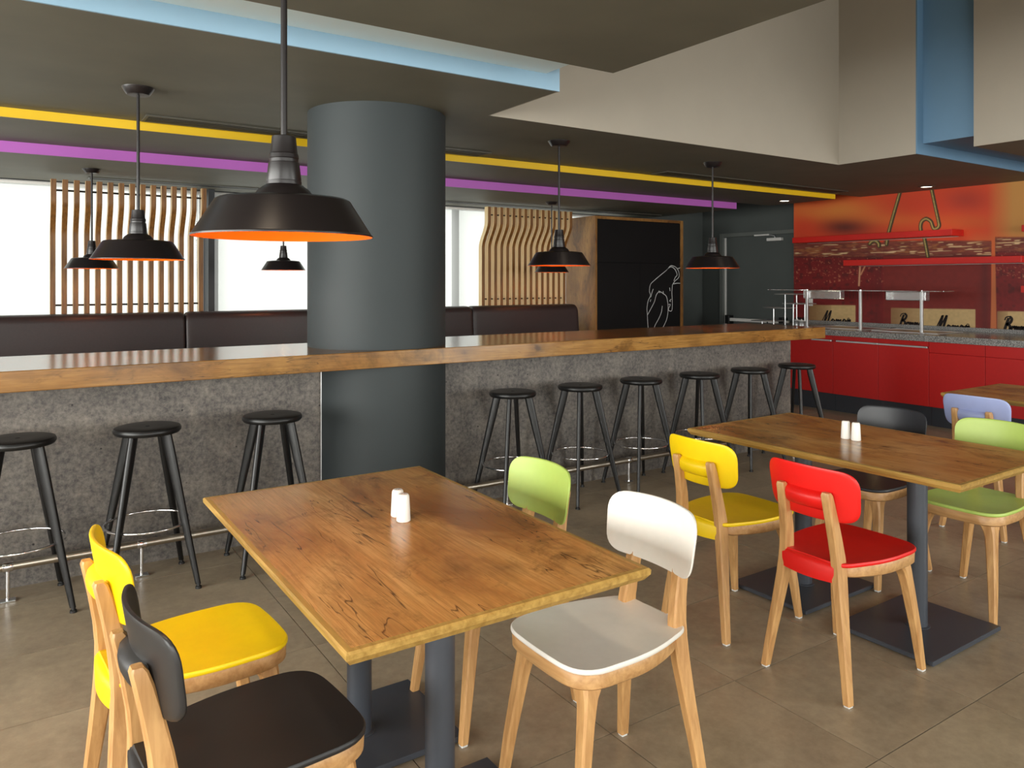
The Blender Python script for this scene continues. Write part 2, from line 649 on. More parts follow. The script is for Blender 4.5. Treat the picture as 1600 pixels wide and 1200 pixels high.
struct('wall_recess', box_me(X1 - .008, X2, YW, YW + .008, ZA, ZTOP), M['white_paint'], 'warm white upper wall of the ceiling recess')
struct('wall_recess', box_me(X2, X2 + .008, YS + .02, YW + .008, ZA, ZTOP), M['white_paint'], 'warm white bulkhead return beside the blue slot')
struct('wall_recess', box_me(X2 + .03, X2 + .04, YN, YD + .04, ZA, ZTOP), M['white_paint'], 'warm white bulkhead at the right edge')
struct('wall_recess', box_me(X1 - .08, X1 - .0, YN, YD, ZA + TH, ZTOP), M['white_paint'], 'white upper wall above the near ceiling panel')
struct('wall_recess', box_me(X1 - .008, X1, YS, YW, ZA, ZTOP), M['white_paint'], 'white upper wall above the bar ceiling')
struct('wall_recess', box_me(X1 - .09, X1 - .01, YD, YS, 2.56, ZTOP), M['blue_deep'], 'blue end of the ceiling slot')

# outer walls
struct('wall_back', box_me(XL - .1, XR + .1, YF + .1, YF + .25, 0, 0.82), M['wall_dark'], 'dark wall below the windows')
struct('wall_back', box_me(XL - .1, XR + .1, YF + .1, YF + .25, ZC + .02, ZTOP), M['wall_dark'], 'dark wall above the windows')
struct('wall_back', box_me(7.05, XR + .1, YF + .1, YF + .25, 0.82, ZC + .02), M['wall_dark'], 'dark wall in the far corner behind the door')
struct('wall_right', box_me(XR, XR + .15, YN, YF + .25, 0, ZTOP), M['wall_dark'], 'charcoal painted wall with the exit door')
for z0, z1 in ((0, .35), (2.4, ZTOP)):
    struct('wall_left', box_me(XL - .15, XL, YN, YF + .1, z0, z1), M['wall_dark'], 'dark wall with the side windows')
struct('wall_front', box_me(XL, XR, YN - .15, YN, 0, .25), M['wall_dark'], 'dark wall under the glazed front')
struct('wall_front', box_me(XL, 2.5, YN - .15, YN, 2.5, ZTOP), M['wall_dark'], 'dark wall above the glazed front')
struct('wall_front', box_me(6.05, XR, YN - .15, YN, 2.5, ZTOP), M['wall_dark'], 'dark wall beside the tall glazing')
struct('wall_front', box_me(2.5, 6.05, YN - .15, YN, 4.0, ZTOP), M['wall_dark'], 'dark wall above the tall glazing')

# column
bm = bmesh.new()
lathe(bm, [(.415, 0), (.415, ZA + .05)], 72)
struct('column', mesh_of(bm, 30), M['column'], 'round blue-grey column rising through the bar counter').location = (1.90, 4.36, 0)

# windows of the back wall
def window(name, x0, x1, mulls, label):
    y0, y1 = YF + .1, YF + .17
    z0, z1 = .82, ZC + .02
    bm = bmesh.new()
    for a in (x0, x1 - .05):
        box(bm, a, a + .05, y0, y1, z0, z1)
    box(bm, x0 + .05, x1 - .05, y0, y1, z0, z0 + .05)
    box(bm, x0 + .05, x1 - .05, y0, y1, z1 - .05, z1)
    w = struct(name, mesh_of(bm), M['frame_dark'], label)
    xs = [x0 + .05] + mulls + [x1 - .05]
    for m in mulls:
        put('mullion', box_me(m - .03, m + .03, y0, y1, z0 + .05, z1 - .05), M['frame_dark'], w)
    for a, b in zip(xs[:-1], xs[1:]):
        put('pane', box_me(a, b, y0 + .03, y0 + .036, z0 + .05, z1 - .05), M['pane'], w)
    return w


window('window_1', -3.9, 1.635, [-1.1], 'bright window behind the left slatted screen')
window('window_2', 1.70, 7.05, [4.44], 'bright window behind the right slatted screen')
struct('trim_7', box_me(1.612, 1.668, YF - .12, YF + .1, 0, ZC), M['frame_dark'], 'dark upright post between the two windows')
for i, (a, b, lb) in enumerate(((-3.85, 1.60, 'sheer white roller blind left of the dark window post'), (1.68, 7.0, 'sheer white roller blind right of the dark window post'))):
    t = thing('roller_blind', lb, 'blind', ((a + b) / 2, YF + .03, ZC - .03))
    w = (b - a) / 2
    put('fabric', box_me(-w, w, -.0006, .0006, -1.43, 0), M['blind'], t)
    put('bottom_bar', box_me(-w, w, -.008, .008, -1.452, -1.43, .003), M['white_plastic'], t)
    bm = bmesh.new()
    tube(bm, [(-w, .03, .012), (w, .03, .012)], .017, 10)
    put('roller', mesh_of(bm, 40), M['white_plastic'], t)
    bm = bmesh.new()
    cx = w - .06 if i == 0 else -w + 3.15
    tube(bm, [(cx, -.02, -.01), (cx - .012, -.02, -.5), (cx, -.02, -.98), (cx + .012, -.02, -1.0), (cx + .022, -.02, -.97), (cx + .016, -.02, -.5), (cx + .02, -.02, -.01)], .003, 6)
    put('pull_chain', mesh_of(bm, 60), M['chrome'], t)

# side and front glazing (behind and left of the viewpoint)
def glazing(name, label, axis, pos, a0, a1, z0, z1, n):
    def bx(bm, p0, p1, q0, q1, zz0, zz1):
        if axis == 'y':
            box(bm, p0, p1, pos + q0, pos + q1, zz0, zz1)
        else:
            box(bm, pos + q0, pos + q1, p0, p1, zz0, zz1)
    bm = bmesh.new()
    bx(bm, a0, a1, -.1, -.03, z0, z0 + .05)
    bx(bm, a0, a1, -.1, -.03, z1 - .05, z1)
    for k in range(n + 1):
        c = a0 + (a1 - a0 - .06) * k / n
        bx(bm, c, c + .06, -.1, -.03, z0 + .05, z1 - .05)
    w = struct(name, mesh_of(bm), M['frame_dark'], label)
    for k in range(n):
        c0 = a0 + (a1 - a0 - .06) * k / n + .06
        c1 = a0 + (a1 - a0 - .06) * (k + 1) / n
        bm = bmesh.new()
        bx(bm, c0, c1, -.07, -.064, z0 + .05, z1 - .05)
        put('pane', mesh_of(bm), M['pane'], w)


glazing('window_3', 'glazed front with grey frames', 'y', YN, XL, 2.5, .25, 2.5, 4)
glazing('window_4', 'unseen tall front glazing added to light the recess', 'y', YN, 2.5, 6.05, .25, 4.0, 3)  # bay made tall to throw light into the recess
glazing('window_6', 'unseen front glazing added to light the buffet end', 'y', YN, 6.05, XR, .25, 2.5, 2)  # opening added so front light reaches the mural
glazing('window_5', 'row of side windows with grey frames', 'x', XL, YN, YF, .35, 2.4, 7)

# ------------------------------------------------------------------ bar
WX0, WX1, WY0, WY1, WZ0, WZ1 = -3.2, 5.76, 3.915, 4.70, 0.945, 1.037
PANEL_Y = 4.24
bm = bmesh.new()
box(bm, WX0, WX1, WY0, WY1, WZ0, WZ1, .003)
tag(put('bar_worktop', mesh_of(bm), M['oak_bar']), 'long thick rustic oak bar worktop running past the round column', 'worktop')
for x0, x1, lb in ((WX0 + .05, 1.502, 'mottled grey concrete-look bar front left of the column'), (2.305, 5.735, 'mottled grey concrete-look bar front right of the column')):
    t = thing('bar_counter', lb, 'bar', ((x0 + x1) / 2, PANEL_Y, 0))
    w = (x1 - x0) / 2
    put('panel', box_me(-w, w, 0, .03, 0.0, WZ0), M['concrete'], t)
    put('rear_panel', box_me(-w, w, .33, .36, 0.0, WZ0), M['concrete'], t)
    for s in (-1, 1):
        if x0 < 0 and s == -1:
            continue
        put('end_panel', box_me(s * w - .015 if s > 0 else -w, w if s > 0 else -w + .015, .03, .33, 0, WZ0), M['concrete'], t)
    if x0 < 0:
        put('edge_strip', box_me(w - .002, w + .008, -.004, .03, 0.0, WZ0, .001), M['alu'], t)
# foot rails
for x0, x1, sup, lb in ((WX0 + .1, 1.46, (-2.2, -1.1, .01, .55, 1.2), 'round steel foot rail under the bar left of the column'), (2.32, 5.70, (2.66, 3.69, 4.72, 5.55), 'round steel foot rail under the bar right of the column')):
    t = thing('foot_rail', lb, 'foot rail', (0, 4.07, 0))
    bm = bmesh.new()
    tube(bm, [(x0, 0, .155), (x1, 0, .155)], .0185, 16)
    put('rail', mesh_of(bm, 40), M['steel'], t)
    for sx in sup:
        bm = bmesh.new()
        tube(bm, [(sx, 0, .008), (sx, 0, .14)], .0085, 10)
        lathe(bm, [(.021, -.02), (.0225, -.015), (.0225, .015), (.021, .02)], 16)
        for v in bm.verts[-64:]:
            x_, y_, z_ = v.co
            v.co = Vector((sx + z_, x_, .155 + y_))
        p = put('support', mesh_of(bm, 40), M['chrome'], t)
        put('foot_plate', box_me(sx - .03, sx + .03, -.02, .02, 0, .008, .002), M['chrome'], p)

# ------------------------------------------------------------------ bar stools
def make_stool():
    root = thing('bar_stool', 'black round bar stool', 'stool')
    bm = bmesh.new()
    lathe(bm, [(0, .742), (.06, .741), (.13, .743), (.142, .740), (.147, .731), (.147, .722), (.140, .712), (.12, .709), (0, .709)], 48)
    seat = put('seat', mesh_of(bm, 40), M['black_wood'], root)
    bm = bmesh.new()
    lathe(bm, [(0, .7425), (.009, .7428), (.010, .741)], 14)
    put('centre_plug', mesh_of(bm, 40), M['rubber'], seat)
    for k in range(4):
        a = math.pi / 4 + k * math.pi / 2
        ca, sa = math.cos(a), math.sin(a)
        bm = bmesh.new()
        rings = []
        for z, rad, wr, wt in ((.712, .098, .050, .026), (.60, .124, .050, .026), (.42, .167, .042, .025), (.2, .219, .032, .022), (.02, .262, .024, .020)):
            ring = []
            for q in range(14):
                th = 2 * math.pi * q / 14
                cr = math.copysign(abs(math.cos(th)) ** .7, math.cos(th)) * wr / 2
                ct = math.copysign(abs(math.sin(th)) ** .7, math.sin(th)) * wt / 2
                ring.append(((rad + cr) * ca - ct * sa, (rad + cr) * sa + ct * ca, z))
            rings.append(ring)
        loft(bm, rings)
        leg = put('leg', mesh_of(bm, 50), M['black_wood'], root)
        bm = bmesh.new()
        lathe(bm, [(.008, .02), (.009, .012), (.0135, .010), (.0145, 0)], 14, (.264 * ca, .264 * sa, 0))
        put('foot_glide', mesh_of(bm, 40), M['rubber'], leg)
    bm = bmesh.new()
    tube(bm, [(.184 * math.cos(2 * math.pi * i / 56), .184 * math.sin(2 * math.pi * i / 56), .292) for i in range(56)], .0062, 8, closed=True)
    put('foot_ring', mesh_of(bm, 60), M['chrome'], root)
    return root


stool0 = make_stool()
STOOLS = [(.045, 3.955, 4, 'black bar stool cut by the left edge of the photo'),
          (.558, 3.945, 1, 'black bar stool behind the nearest yellow chair'),
          (1.140, 3.94, -2, 'black bar stool just left of the round column'),
          (2.625, 3.955, 0, 'black bar stool just right of the round column, behind the lime chair back'),
          (3.155, 3.95, 3, 'black bar stool second to the right of the round column'),
          (3.71, 3.965, -2, 'black bar stool third to the right of the round column'),
          (4.285, 3.955, 5, 'black bar stool fourth to the right of the round column'),
          (4.85, 3.955, -4, 'black bar stool fifth to the right of the round column'),
          (5.43, 3.955, 2, 'black bar stool at the right end of the bar in front of red cabinets')]
for i, (x, y, a, lb) in enumerate(STOOLS):
    o = stool0 if i == 0 else copy_tree(stool0)
    o.location = (x, y, 0)
    o.rotation_euler = (0, 0, math.radians(a))
    tag(o, lb, 'stool', 'black bar stools along the bar')

# ------------------------------------------------------------------ tables
def make_table():
    root = thing('dining_table', 'rustic oak dining table', 'table')
    hx, hy, zt, th = .389, .622, .725, .030
    put('tabletop', box_me(-hx + .016, hx - .016, -hy + .016, hy - .016, zt - th, zt, .0008), M['oak_top'], root)
    # solid wood edging, bevelled underneath
    prof = [(.016, zt), (.004, zt - .0005), (0.0, zt - .005), (.001, zt - .016), (.012, zt - th), (.016, zt - th)]
    bm = bmesh.new()
    rings = []
    for ins, z in prof + [prof[0]]:
        rings.append([(sx * (hx - ins), sy * (hy - ins), z) for sx, sy in ((1, 1), (-1, 1), (-1, -1), (1, -1))])
    loft(bm, rings, caps=False)
    bmesh.ops.remove_doubles(bm, verts=bm.verts[:], dist=1e-6)
    put('edging', mesh_of(bm), M['oak_edge'], root)
    for s in (-1, 1):
        bm = bmesh.new()
        lathe(bm, [(.048, .020), (.048, .024), (.038, .026), (.038, zt - th - .008), (.09, zt - th - .006), (.09, zt - th)], 36, (0.0, s * .265, 0))
        leg = put('pedestal', mesh_of(bm, 40), M['pedestal'], root)
        put('base_plate', box_me(-.265, .265, s * .265 - .20, s * .265 + .20, .004, .022, .003), M['pedestal'], leg)
        bm = bmesh.new()
        for a in (-.22, .22):
            for b in (-.16, .16):
                lathe(bm, [(.015, 0), (.015, .004)], 12, (a, s * .265 + b, 0))
        put('levelling_feet', mesh_of(bm, 40), M['rubber'], leg)
    return root


table0 = make_table()
TABLES = [(.920, 1.985, 0, 'large rustic oak table in the foreground between the white and yellow chairs'),
          (3.10, 1.955, .6, 'rustic oak table behind the red chair'),
          (5.29, 1.90, 0, 'rustic oak table cut by the right edge, beside the lavender chair')]
for i, (x, y, a, lb) in enumerate(TABLES):
    o = table0 if i == 0 else copy_tree(table0)
    o.location = (x, y, 0)
    o.rotation_euler = (0, 0, math.radians(a))
    tag(o, lb, 'table', 'rustic oak dining tables')

# ------------------------------------------------------------------ chairs
SEAT_Z = .458


SEAT_N = 96


def resample(ol, n):
    seg = [(ol[(i + 1) % len(ol)] - ol[i]).length for i in range(len(ol))]
    tot = sum(seg)
    out, i, acc = [], 0, 0.0
    for k in range(n):
        d = tot * k / n
        while acc + seg[i] < d:
            acc += seg[i]
            i += 1
        out.append(ol[i].lerp(ol[(i + 1) % len(ol)], (d - acc) / max(seg[i], 1e-9)))
    return out


def seat_outline(ins=0.0, back=0.0):
    pts = [(.218 - ins, -.183 + ins), (.218 - ins, .183 - ins), (-.02, .188 - ins), (-.205 + back, .130 - ins), (-.205 + back, -.130 + ins), (-.02, -.188 + ins)]
    p = resample(rounded_poly(pts, [.085, .085, .09, .05, .05, .09], 7), SEAT_N)
    return [Vector((q.x + (.012 * (1 - (q.y / .19) ** 2) if q.x > .12 else 0), q.y)) for q in p]


def backrest_x(y, z):
    return -.214 + .043 * (y / .18) ** 2 - .16 * (z - .68)


def make_chair(mkey):
    root = thing('dining_chair', 'chair', 'chair')
    shell = M[mkey]
    # seat shell with its turned-down rear lip
    bm = bmesh.new()
    o1 = seat_outline()
    def ring(s, z, ol=o1):
        return [(q.x * s + .01 * (1 - s), q.y * s, z) for q in ol]
    loft(bm, [ring(.02, SEAT_Z - .007), ring(.35, SEAT_Z - .007), ring(.65, SEAT_Z - .0055), ring(.86, SEAT_Z - .002), ring(.955, SEAT_Z - .0005),
              ring(.985, SEAT_Z), ring(1.0, SEAT_Z - .004), ring(1.0, SEAT_Z - .010), ring(.985, SEAT_Z - .014), ring(.5, SEAT_Z - .014)])
    seat = put('seat', mesh_of(bm, 50), shell, root)
    bm = bmesh.new()
    rings = []
    for k in range(13):
        y = -.104 + .208 * k / 12
        bulge = .012 * (1 - (y / .104) ** 2)
        zl = SEAT_Z - .068 - .003 * (1 - (y / .104) ** 2)
        xo = -.208 - bulge
        rings.append([(xo + .055, y, SEAT_Z - .004), (xo + .02, y, SEAT_Z - .0015), (xo + .004, y, SEAT_Z - .006), (xo - .002, y, SEAT_Z - .02), (xo, y, zl), (xo + .012, y, zl), (xo + .012, y, SEAT_Z - .013), (xo + .055, y, SEAT_Z - .013)])
    loft(bm, rings)
    put('rear_lip', mesh_of(bm, 55), shell, seat)
    # wooden apron
    bm = bmesh.new()
    o2 = seat_outline(.005, .03)
    cx = .0
    def ring2(ins, z):
        ol = seat_outline(ins, .03 + ins)
        return [(q.x, q.y, z) for q in ol]
    loft(bm, [ring2(.006, SEAT_Z - .0142), ring2(.003, SEAT_Z - .020), ring2(.004, SEAT_Z - .050), ring2(.010, SEAT_Z - .056), ring2(.03, SEAT_Z - .056)])
    put('apron', mesh_of(bm, 45), M['beech_rail'], root)
    # legs
    for s in (-1, 1):
        bm = bmesh.new()
        # front leg, flaring into the apron at the top
        sec = [(.425, .148, .117, .074, .070), (.405, .150, .119, .073, .069), (.390, .158, .127, .060, .056), (.372, .1655, .1345, .047, .047), (.35, .170, .139, .041, .042), (.31, .178, .144, .037, .039), (.15, .204, .160, .031, .032), (.008, .224, .170, .026, .025)]
        loft(bm, [rect_ring((x, s * y), wx, wy, z, .3) for z, x, y, wx, wy in sec])
        lg = put('leg', mesh_of(bm, 35), M['beech'], root)
        put('foot_glide', box_me(.224 - .011, .224 + .011, s * .170 - .011, s * .170 + .011, 0, .009, .002), M['glide'], lg)
        # rear leg sweeping up into the back post
        bm = bmesh.new()
        sec = [(.008, -.222, .166, .030, .026), (.12, -.212, .150, .034, .029), (.25, -.198, .130, .041, .032), (.36, -.187, .114, .049, .034), (.42, -.183, .107, .052, .034), (.47, -.184, .103, .050, .033),
               (.53, -.192, .098, .045, .034), (.60, -.206, .094, .040, .034), (.66, -.220, .091, .036, .033), (.690, -.2285, .0905, .032, .032), (.700, -.2310, .0905, .020, .026)]
        loft(bm, [rect_ring((x, s * y), wx, wy, z, .3) for z, x, y, wx, wy in sec])
        lg = put('leg', mesh_of(bm, 35), M['beech'], root)
        put('foot_glide', box_me(-.222 - .011, -.222 + .011, s * .166 - .011, s * .166 + .011, 0, .009, .002), M['glide'], lg)
    # backrest shell
    bm = bmesh.new()
    W, z0, z1 = .186, .598, .780
    ol = rounded_poly([(-W + .012, z0), (W - .012, z0), (W, z1 - .008), (-W, z1 - .008)], [.055, .055, .062, .062], 7)
    ol = densify(ol)
    ol = [Vector((q.x, q.y + (.008 * (1 - (q.x / W) ** 2) if q.y > .70 else (-.006 * (1 - (q.x / W) ** 2) if q.y < .64 else 0)))) for q in ol]
    zc = (z0 + z1) / 2
    def br(s, off):
        return [(backrest_x(q.x * s, zc + (q.y - zc) * s) + off, q.x * s, zc + (q.y - zc) * s) for q in ol]
    loft(bm, [br(.03, .0055), br(.2, .0055), br(.4, .0055), br(.58, .0055), br(.75, .0055), br(.87, .0055), br(.95, .0055), br(.99, .004), br(1.0, 0), br(.99, -.004), br(.95, -.0055), br(.87, -.0055), br(.75, -.0055), br(.58, -.0055), br(.4, -.0055), br(.2, -.0055), br(.03, -.0055)])
    back = put('backrest', mesh_of(bm, 50), shell, root)
    # boss joining the shell to the two posts
    bm = bmesh.new()
    rings = []
    for k in range(9):
        y = -.088 + .176 * k / 8
        b = .006 * (1 - (y / .088) ** 2)
        base = [(.0, .626), (-.012, .630), (-.022 - b, .642), (-.026 - b, .656), (-.026 - b, .670), (-.021 - b, .682), (-.011, .691), (.0, .697)]
        rings.append([(backrest_x(y, z) + dx, y, z) for dx, z in base])
    loft(bm, rings)
    put('back_boss', mesh_of(bm, 60), shell, back)
    return root


CH = [('seat_yellow', .412, 2.185, 4, 'yellow chair with pale wood legs at the near left of the foreground table'),
      ('seat_black', .430, 1.690, 4, 'black chair with pale wood legs in the bottom left foreground'),
      ('seat_white', 1.392, 1.642, 180, 'white chair with pale wood legs at the foreground table'),
      ('seat_green', 1.392, 2.203, 180, 'lime green chair facing the foreground table beside the white chair'),
      ('seat_red', 2.567, 1.675, 0, 'bright red chair seen from behind'),
      ('seat_yellow', 2.572, 2.197, 0, 'yellow chair seen from behind, left of the red chair'),
      ('seat_navy', 3.56, 2.170, 180, 'black chair on the far side of the table behind the red chair'),
      ('seat_green', 3.61, 1.700, 180, 'lime green chair at the right edge facing the red chair'),
      ('seat_lavender', 4.757, 2.16, 0, 'lavender chair seen from behind near the red cabinets')]
proto = {}
for mk, x, y, a, lb in CH:
    if mk not in proto:
        proto[mk] = o = make_chair(mk)
    else:
        o = copy_tree(proto[mk])
    o.location = (x, y, 0)
    o.rotation_euler = (0, 0, math.radians(a))
    tag(o, lb, 'chair', 'coloured dining chairs')

# ------------------------------------------------------------------ shakers
def make_shaker():
    root = thing('salt_shaker', 'white shaker', 'shaker')
    bm = bmesh.new()
    lathe(bm, [(.0185, 0), (.0205, .002), (.0205, .006), (.0175, .066), (.0165, .074), (.0135, .0785), (0, .080)], 28)
    b = put('body', mesh_of(bm, 40), M['porcelain'], root)
    bm = bmesh.new()
    for k in range(4):
        a = k * math.pi / 2
        lathe(bm, [(.0011, .0794), (.0011, .0802)], 8, (.005 * math.cos(a), .005 * math.sin(a), 0))
    put('pour_holes', mesh_of(bm), M['rubber'], b)
    return root


sh0 = make_shaker()
for i, (nm, x, y, lb) in enumerate((('salt_shaker', .972, 2.082, 'white porcelain shaker on the foreground table, the left one partly hidden'),
                                    ('pepper_shaker', .965, 2.028, 'white porcelain shaker on the foreground table, the nearer right one'),
                                    ('salt_shaker', 3.108, 2.012, 'white porcelain shaker on the middle table, the left one'),
                                    ('pepper_shaker', 3.108, 1.963, 'white porcelain shaker on the middle table, the right one'))):
    o = sh0 if i == 0 else copy_tree(sh0)
    o.name = nm
    o.location = (x, y, .725)
    tag(o, lb, 'shaker', 'white shakers on the tables')

# ------------------------------------------------------------------ pendant lamps
def make_pendant(R, rim, ceil):
    s = R / .225
    root = thing('pendant_lamp', 'lamp', 'pendant lamp')
    bm = bmesh.new()
    prof_out = [(.225, 0), (.2255, .004), (.222, .006), (.168, .092), (.160, .0965), (.11, .1015), (.074, .104)]
    lathe(bm, [(r * s, rim + z * s) for r, z in prof_out], 64, cap=False)
    shade = put('shade', mesh_of(bm, 25), M['lamp_black'], root)
    bm = bmesh.new()
    prof_in = [(.2245, .0), (.2195, .006), (.166, .0895), (.158, .094), (.11, .099), (.06, .101), (.0, .1015)]
    lathe(bm, [(r * s, rim + z * s) for r, z in prof_in], 64, cap=False)
    put('shade_lining', mesh_of(bm, 25), M['lamp_orange'], shade)
    bm = bmesh.new()
    prof = [(.074, .1035), (.070, .112), (.062, .122), (.051, .130), (.0445, .134), (.0445, .142), (.0425, .1425), (.0435, .146), (.0385, .190), (.036, .1915), (.036, .1995), (.0375, .202), (.0365, .212), (.0345, .214), (.0335, .218), (.0305, .250), (.030, .257), (.028, .2585), (.009, .2585)]
    lathe(bm, [(r * s, rim + z * s) for r, z in prof], 32)
    put('socket_housing', mesh_of(bm, 30), M['lamp_black'], root)
    bm = bmesh.new()
    lathe(bm, [(.0082 * s ** .5, rim + .25 * s), (.0082 * s ** .5, ceil - .02)], 14)
    put('rod', mesh_of(bm, 40), M['lamp_black'], root)
    bm = bmesh.new()
    lathe(bm, [(.012, ceil - .040 * s), (.054 * s, ceil - .038 * s), (.060 * s, ceil - .032 * s), (.078 * s, ceil - .006), (.080 * s, ceil)], 36)
    put('ceiling_rose', mesh_of(bm, 30), M['lamp_black'], root)
    bm = bmesh.new()
    lathe(bm, [(.012, .100), (.014, .085), (.026, .066), (.030, .050), (.024, .034), (.010, .026), (0, .025)], 20, (0, 0, rim))
    put('bulb', mesh_of(bm, 60), M['bulb_warm'], root)
    return root


LB, LC = make_pendant(.225, 1.535, ZA), make_pendant(.19, 1.522, ZC)
for i, (x, y, lb) in enumerate(((.598, 1.965, 'large black pendant lamp in the foreground with orange inside'),
                                (.578, 4.40, 'black pendant lamp above the left part of the bar, before the left slatted screen'),
                                (3.32, 4.40, 'bigger black pendant lamp above the bar before the right slatted screen'),
                                (5.0, 4.47, 'black pendant lamp above the right end of the bar by the door'))):
    o = LB if i == 0 else copy_tree(LB)
    o.location = (x, y, 0)
    tag(o, lb, 'pendant lamp', 'large black pendant lamps')
for i, (x, y, lb) in enumerate(((.565, 6.80, 'small black pendant lamp by the left slatted screen'),
                                (2.065, 6.80, 'small black pendant lamp hanging before the bright window beside the column'),
                                (5.03, 6.80, 'small black pendant lamp half hidden behind a bigger one'))):
    o = LC if i == 0 else copy_tree(LC)
    o.location = (x, y, 0)
    tag(o, lb, 'pendant lamp', 'small black pendant lamps above the bench')

# ------------------------------------------------------------------ bench along the windows
def make_bench(w):
    root = thing('bench', 'bench', 'bench')
    def cushion(x0, x1, prof):
        """prof: closed (y, z) outline; ends pulled in for a rounded look."""
        cy = sum(p[0] for p in prof) / len(prof)
        cz = sum(p[1] for p in prof) / len(prof)
        rings = []
        for t, s in ((0, .90), (.008, .955), (.022, .988), (.045, 1.0)):
            rings.append([(x0 + t, cy + (y - cy) * s, cz + (z - cz) * s) for y, z in prof])
        for t, s in ((.045, 1.0), (.022, .988), (.008, .955), (0, .90)):
            rings.append([(x1 - t, cy + (y - cy) * s, cz + (z - cz) * s) for y, z in prof])
        b = bmesh.new()
        loft(b, rings)
        return mesh_of(b, 60)
    bk = [(p.x, p.y) for p in rounded_poly([(.06, .43), (.12, 1.155), (.27, 1.155), (.27, .43)], [.03, .07, .03, .02], 5)]
    st = [(p.x, p.y) for p in rounded_poly([(-.42, .30), (-.42, .45), (.10, .45), (.10, .30)], [.02, .05, .02, .02], 5)]
    put('back_cushion', cushion(-w / 2 + .004, w / 2 - .004, bk), M['leather'], root)
    put('seat_cushion', cushion(-w / 2 + .004, w / 2 - .004, st), M['leather'], root)
    put('base', box_me(-w / 2, w / 2, -.36, .25, 0, .298), M['plinth'], root)
    return root


BW = 1.456
b0 = make_bench(BW)
for i, (xc, lb) in enumerate(((.586, 'dark brown leather bench at the far left under the window'),
                              (2.042, 'dark brown leather bench left of and behind the round column'),
                              (3.498, 'dark brown leather bench just right of the round column, mostly hidden by it'),
                              (4.948, 'dark brown leather bench in front of the right slatted screen'))):
    o = b0 if i == 0 else copy_tree(b0)
    o.location = (xc, 7.02, 0)
    tag(o, lb, 'bench', 'brown leather benches under the windows')

# ------------------------------------------------------------------ slatted wood screens
def make_slat():
    # side profile in y/z: upper part stands forward, lower part back
    zs = [.42, 1.0, 1.7] + [1.78 + .32 * i / 10 for i in range(11)] + [2.18, 2.252]
    rings = []
    for z in zs:
        t = min(1, max(0, (z - 1.80) / (2.09 - 1.80)))
        y = -.13 * (t * t * (3 - 2 * t))
        rings.append([(-.0195, y, z), (.0195, y, z), (.0195, y + .07, z), (-.0195, y + .07, z)])
    bm = bmesh.new()
    loft(bm, rings)
    me = mesh_of(bm, 30)
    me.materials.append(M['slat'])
    me.materials.append(M['slat_lit_side'])
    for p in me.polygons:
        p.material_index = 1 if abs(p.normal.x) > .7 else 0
    return me


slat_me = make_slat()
for x0, pitch, n, lb in ((.327, .0823, 15, 'wavy wooden slat screen in front of the left window'), (4.47, .0815, 15, 'wavy wooden slat screen beside the blackboard cabinet')):
    t = thing('slat_screen', lb, 'screen', (x0, 7.33, 0))
    for k in range(n):
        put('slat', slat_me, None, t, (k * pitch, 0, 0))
    for z, y in ((2.165, -.095), (1.225, .035)):
        bm = bmesh.new()
        tube(bm, [(-.005, y, z), ((n - 1) * pitch + .005, y, z)], .008, 8)
        put('rod', mesh_of(bm, 40), M['lamp_black'], t)
    bm = bmesh.new()
    box(bm, -.0165, (n - 1) * pitch + .0165, .0, .07, .40, .42)
    put('bottom_rail', mesh_of(bm), M['slat'], t)
    for k in (2, n - 3):
        put('foot', box_me(k * pitch - .02, k * pitch + .02, .0, .07, 0, .40), M['slat'], t)

# ------------------------------------------------------------------ blackboard cabinet
KX0, KX1, KY0, KY1, KZ = 5.885, 7.365, 7.08, 7.66, 2.212
t = thing('tall_cabinet', 'tall oak-framed cabinet with blackboard doors and a chalk drawing', 'cabinet', ((KX0 + KX1) / 2, (KY0 + KY1) / 2, 0))
kx, ky = (KX1 - KX0) / 2, (KY1 - KY0) / 2
put('side_panel', box_me(-kx, -kx + .03, -ky, ky, 0, KZ, .001), M['oak_side'], t)
put('side_panel', box_me(kx - .045, kx, -ky, ky, 0, KZ, .001), M['oak_side'], t)
put('top_panel', box_me(-kx + .03, kx - .045, -ky, ky, KZ - .035, KZ, .001), M['oak_side'], t)
put('carcass', box_me(-kx + .03, kx - .045, -ky + .03, ky - .01, 0, KZ - .035), M['board'], t)
split = 0.0
xa, xb = -kx + .034, kx - .049
xm = 6.615 - (KX0 + KX1) / 2
put('upper_door', box_me(xa, xb, -ky + .008, -ky + .03, 1.655, KZ - .039, .001), M['board'], t)
put('lower_door', box_me(xa, xm - .0015, -ky + .008, -ky + .03, .06, 1.650, .001), M['board'], t)
ld = put('lower_door', box_me(xm + .0015, xb, -ky + .008, -ky + .03, .06, 1.650, .001), M['board'], t)


def ribbon(bm, pts, w, normal):
    pts = [Vector(p) for p in pts]
    n = Vector(normal)
    rows = []
    for i, p in enumerate(pts):
        d = (pts[min(i + 1, len(pts) - 1)] - pts[max(i - 1, 0)]).normalized()
        s = d.cross(n).normalized()
        ww = w[i] if isinstance(w, (list, tuple)) else w
        rows.append((bm.verts.new(p + s * ww / 2), bm.verts.new(p - s * ww / 2)))
    for a, b in zip(rows[:-1], rows[1:]):
        bm.faces.new((a[0], a[1], b[1], b[0]))


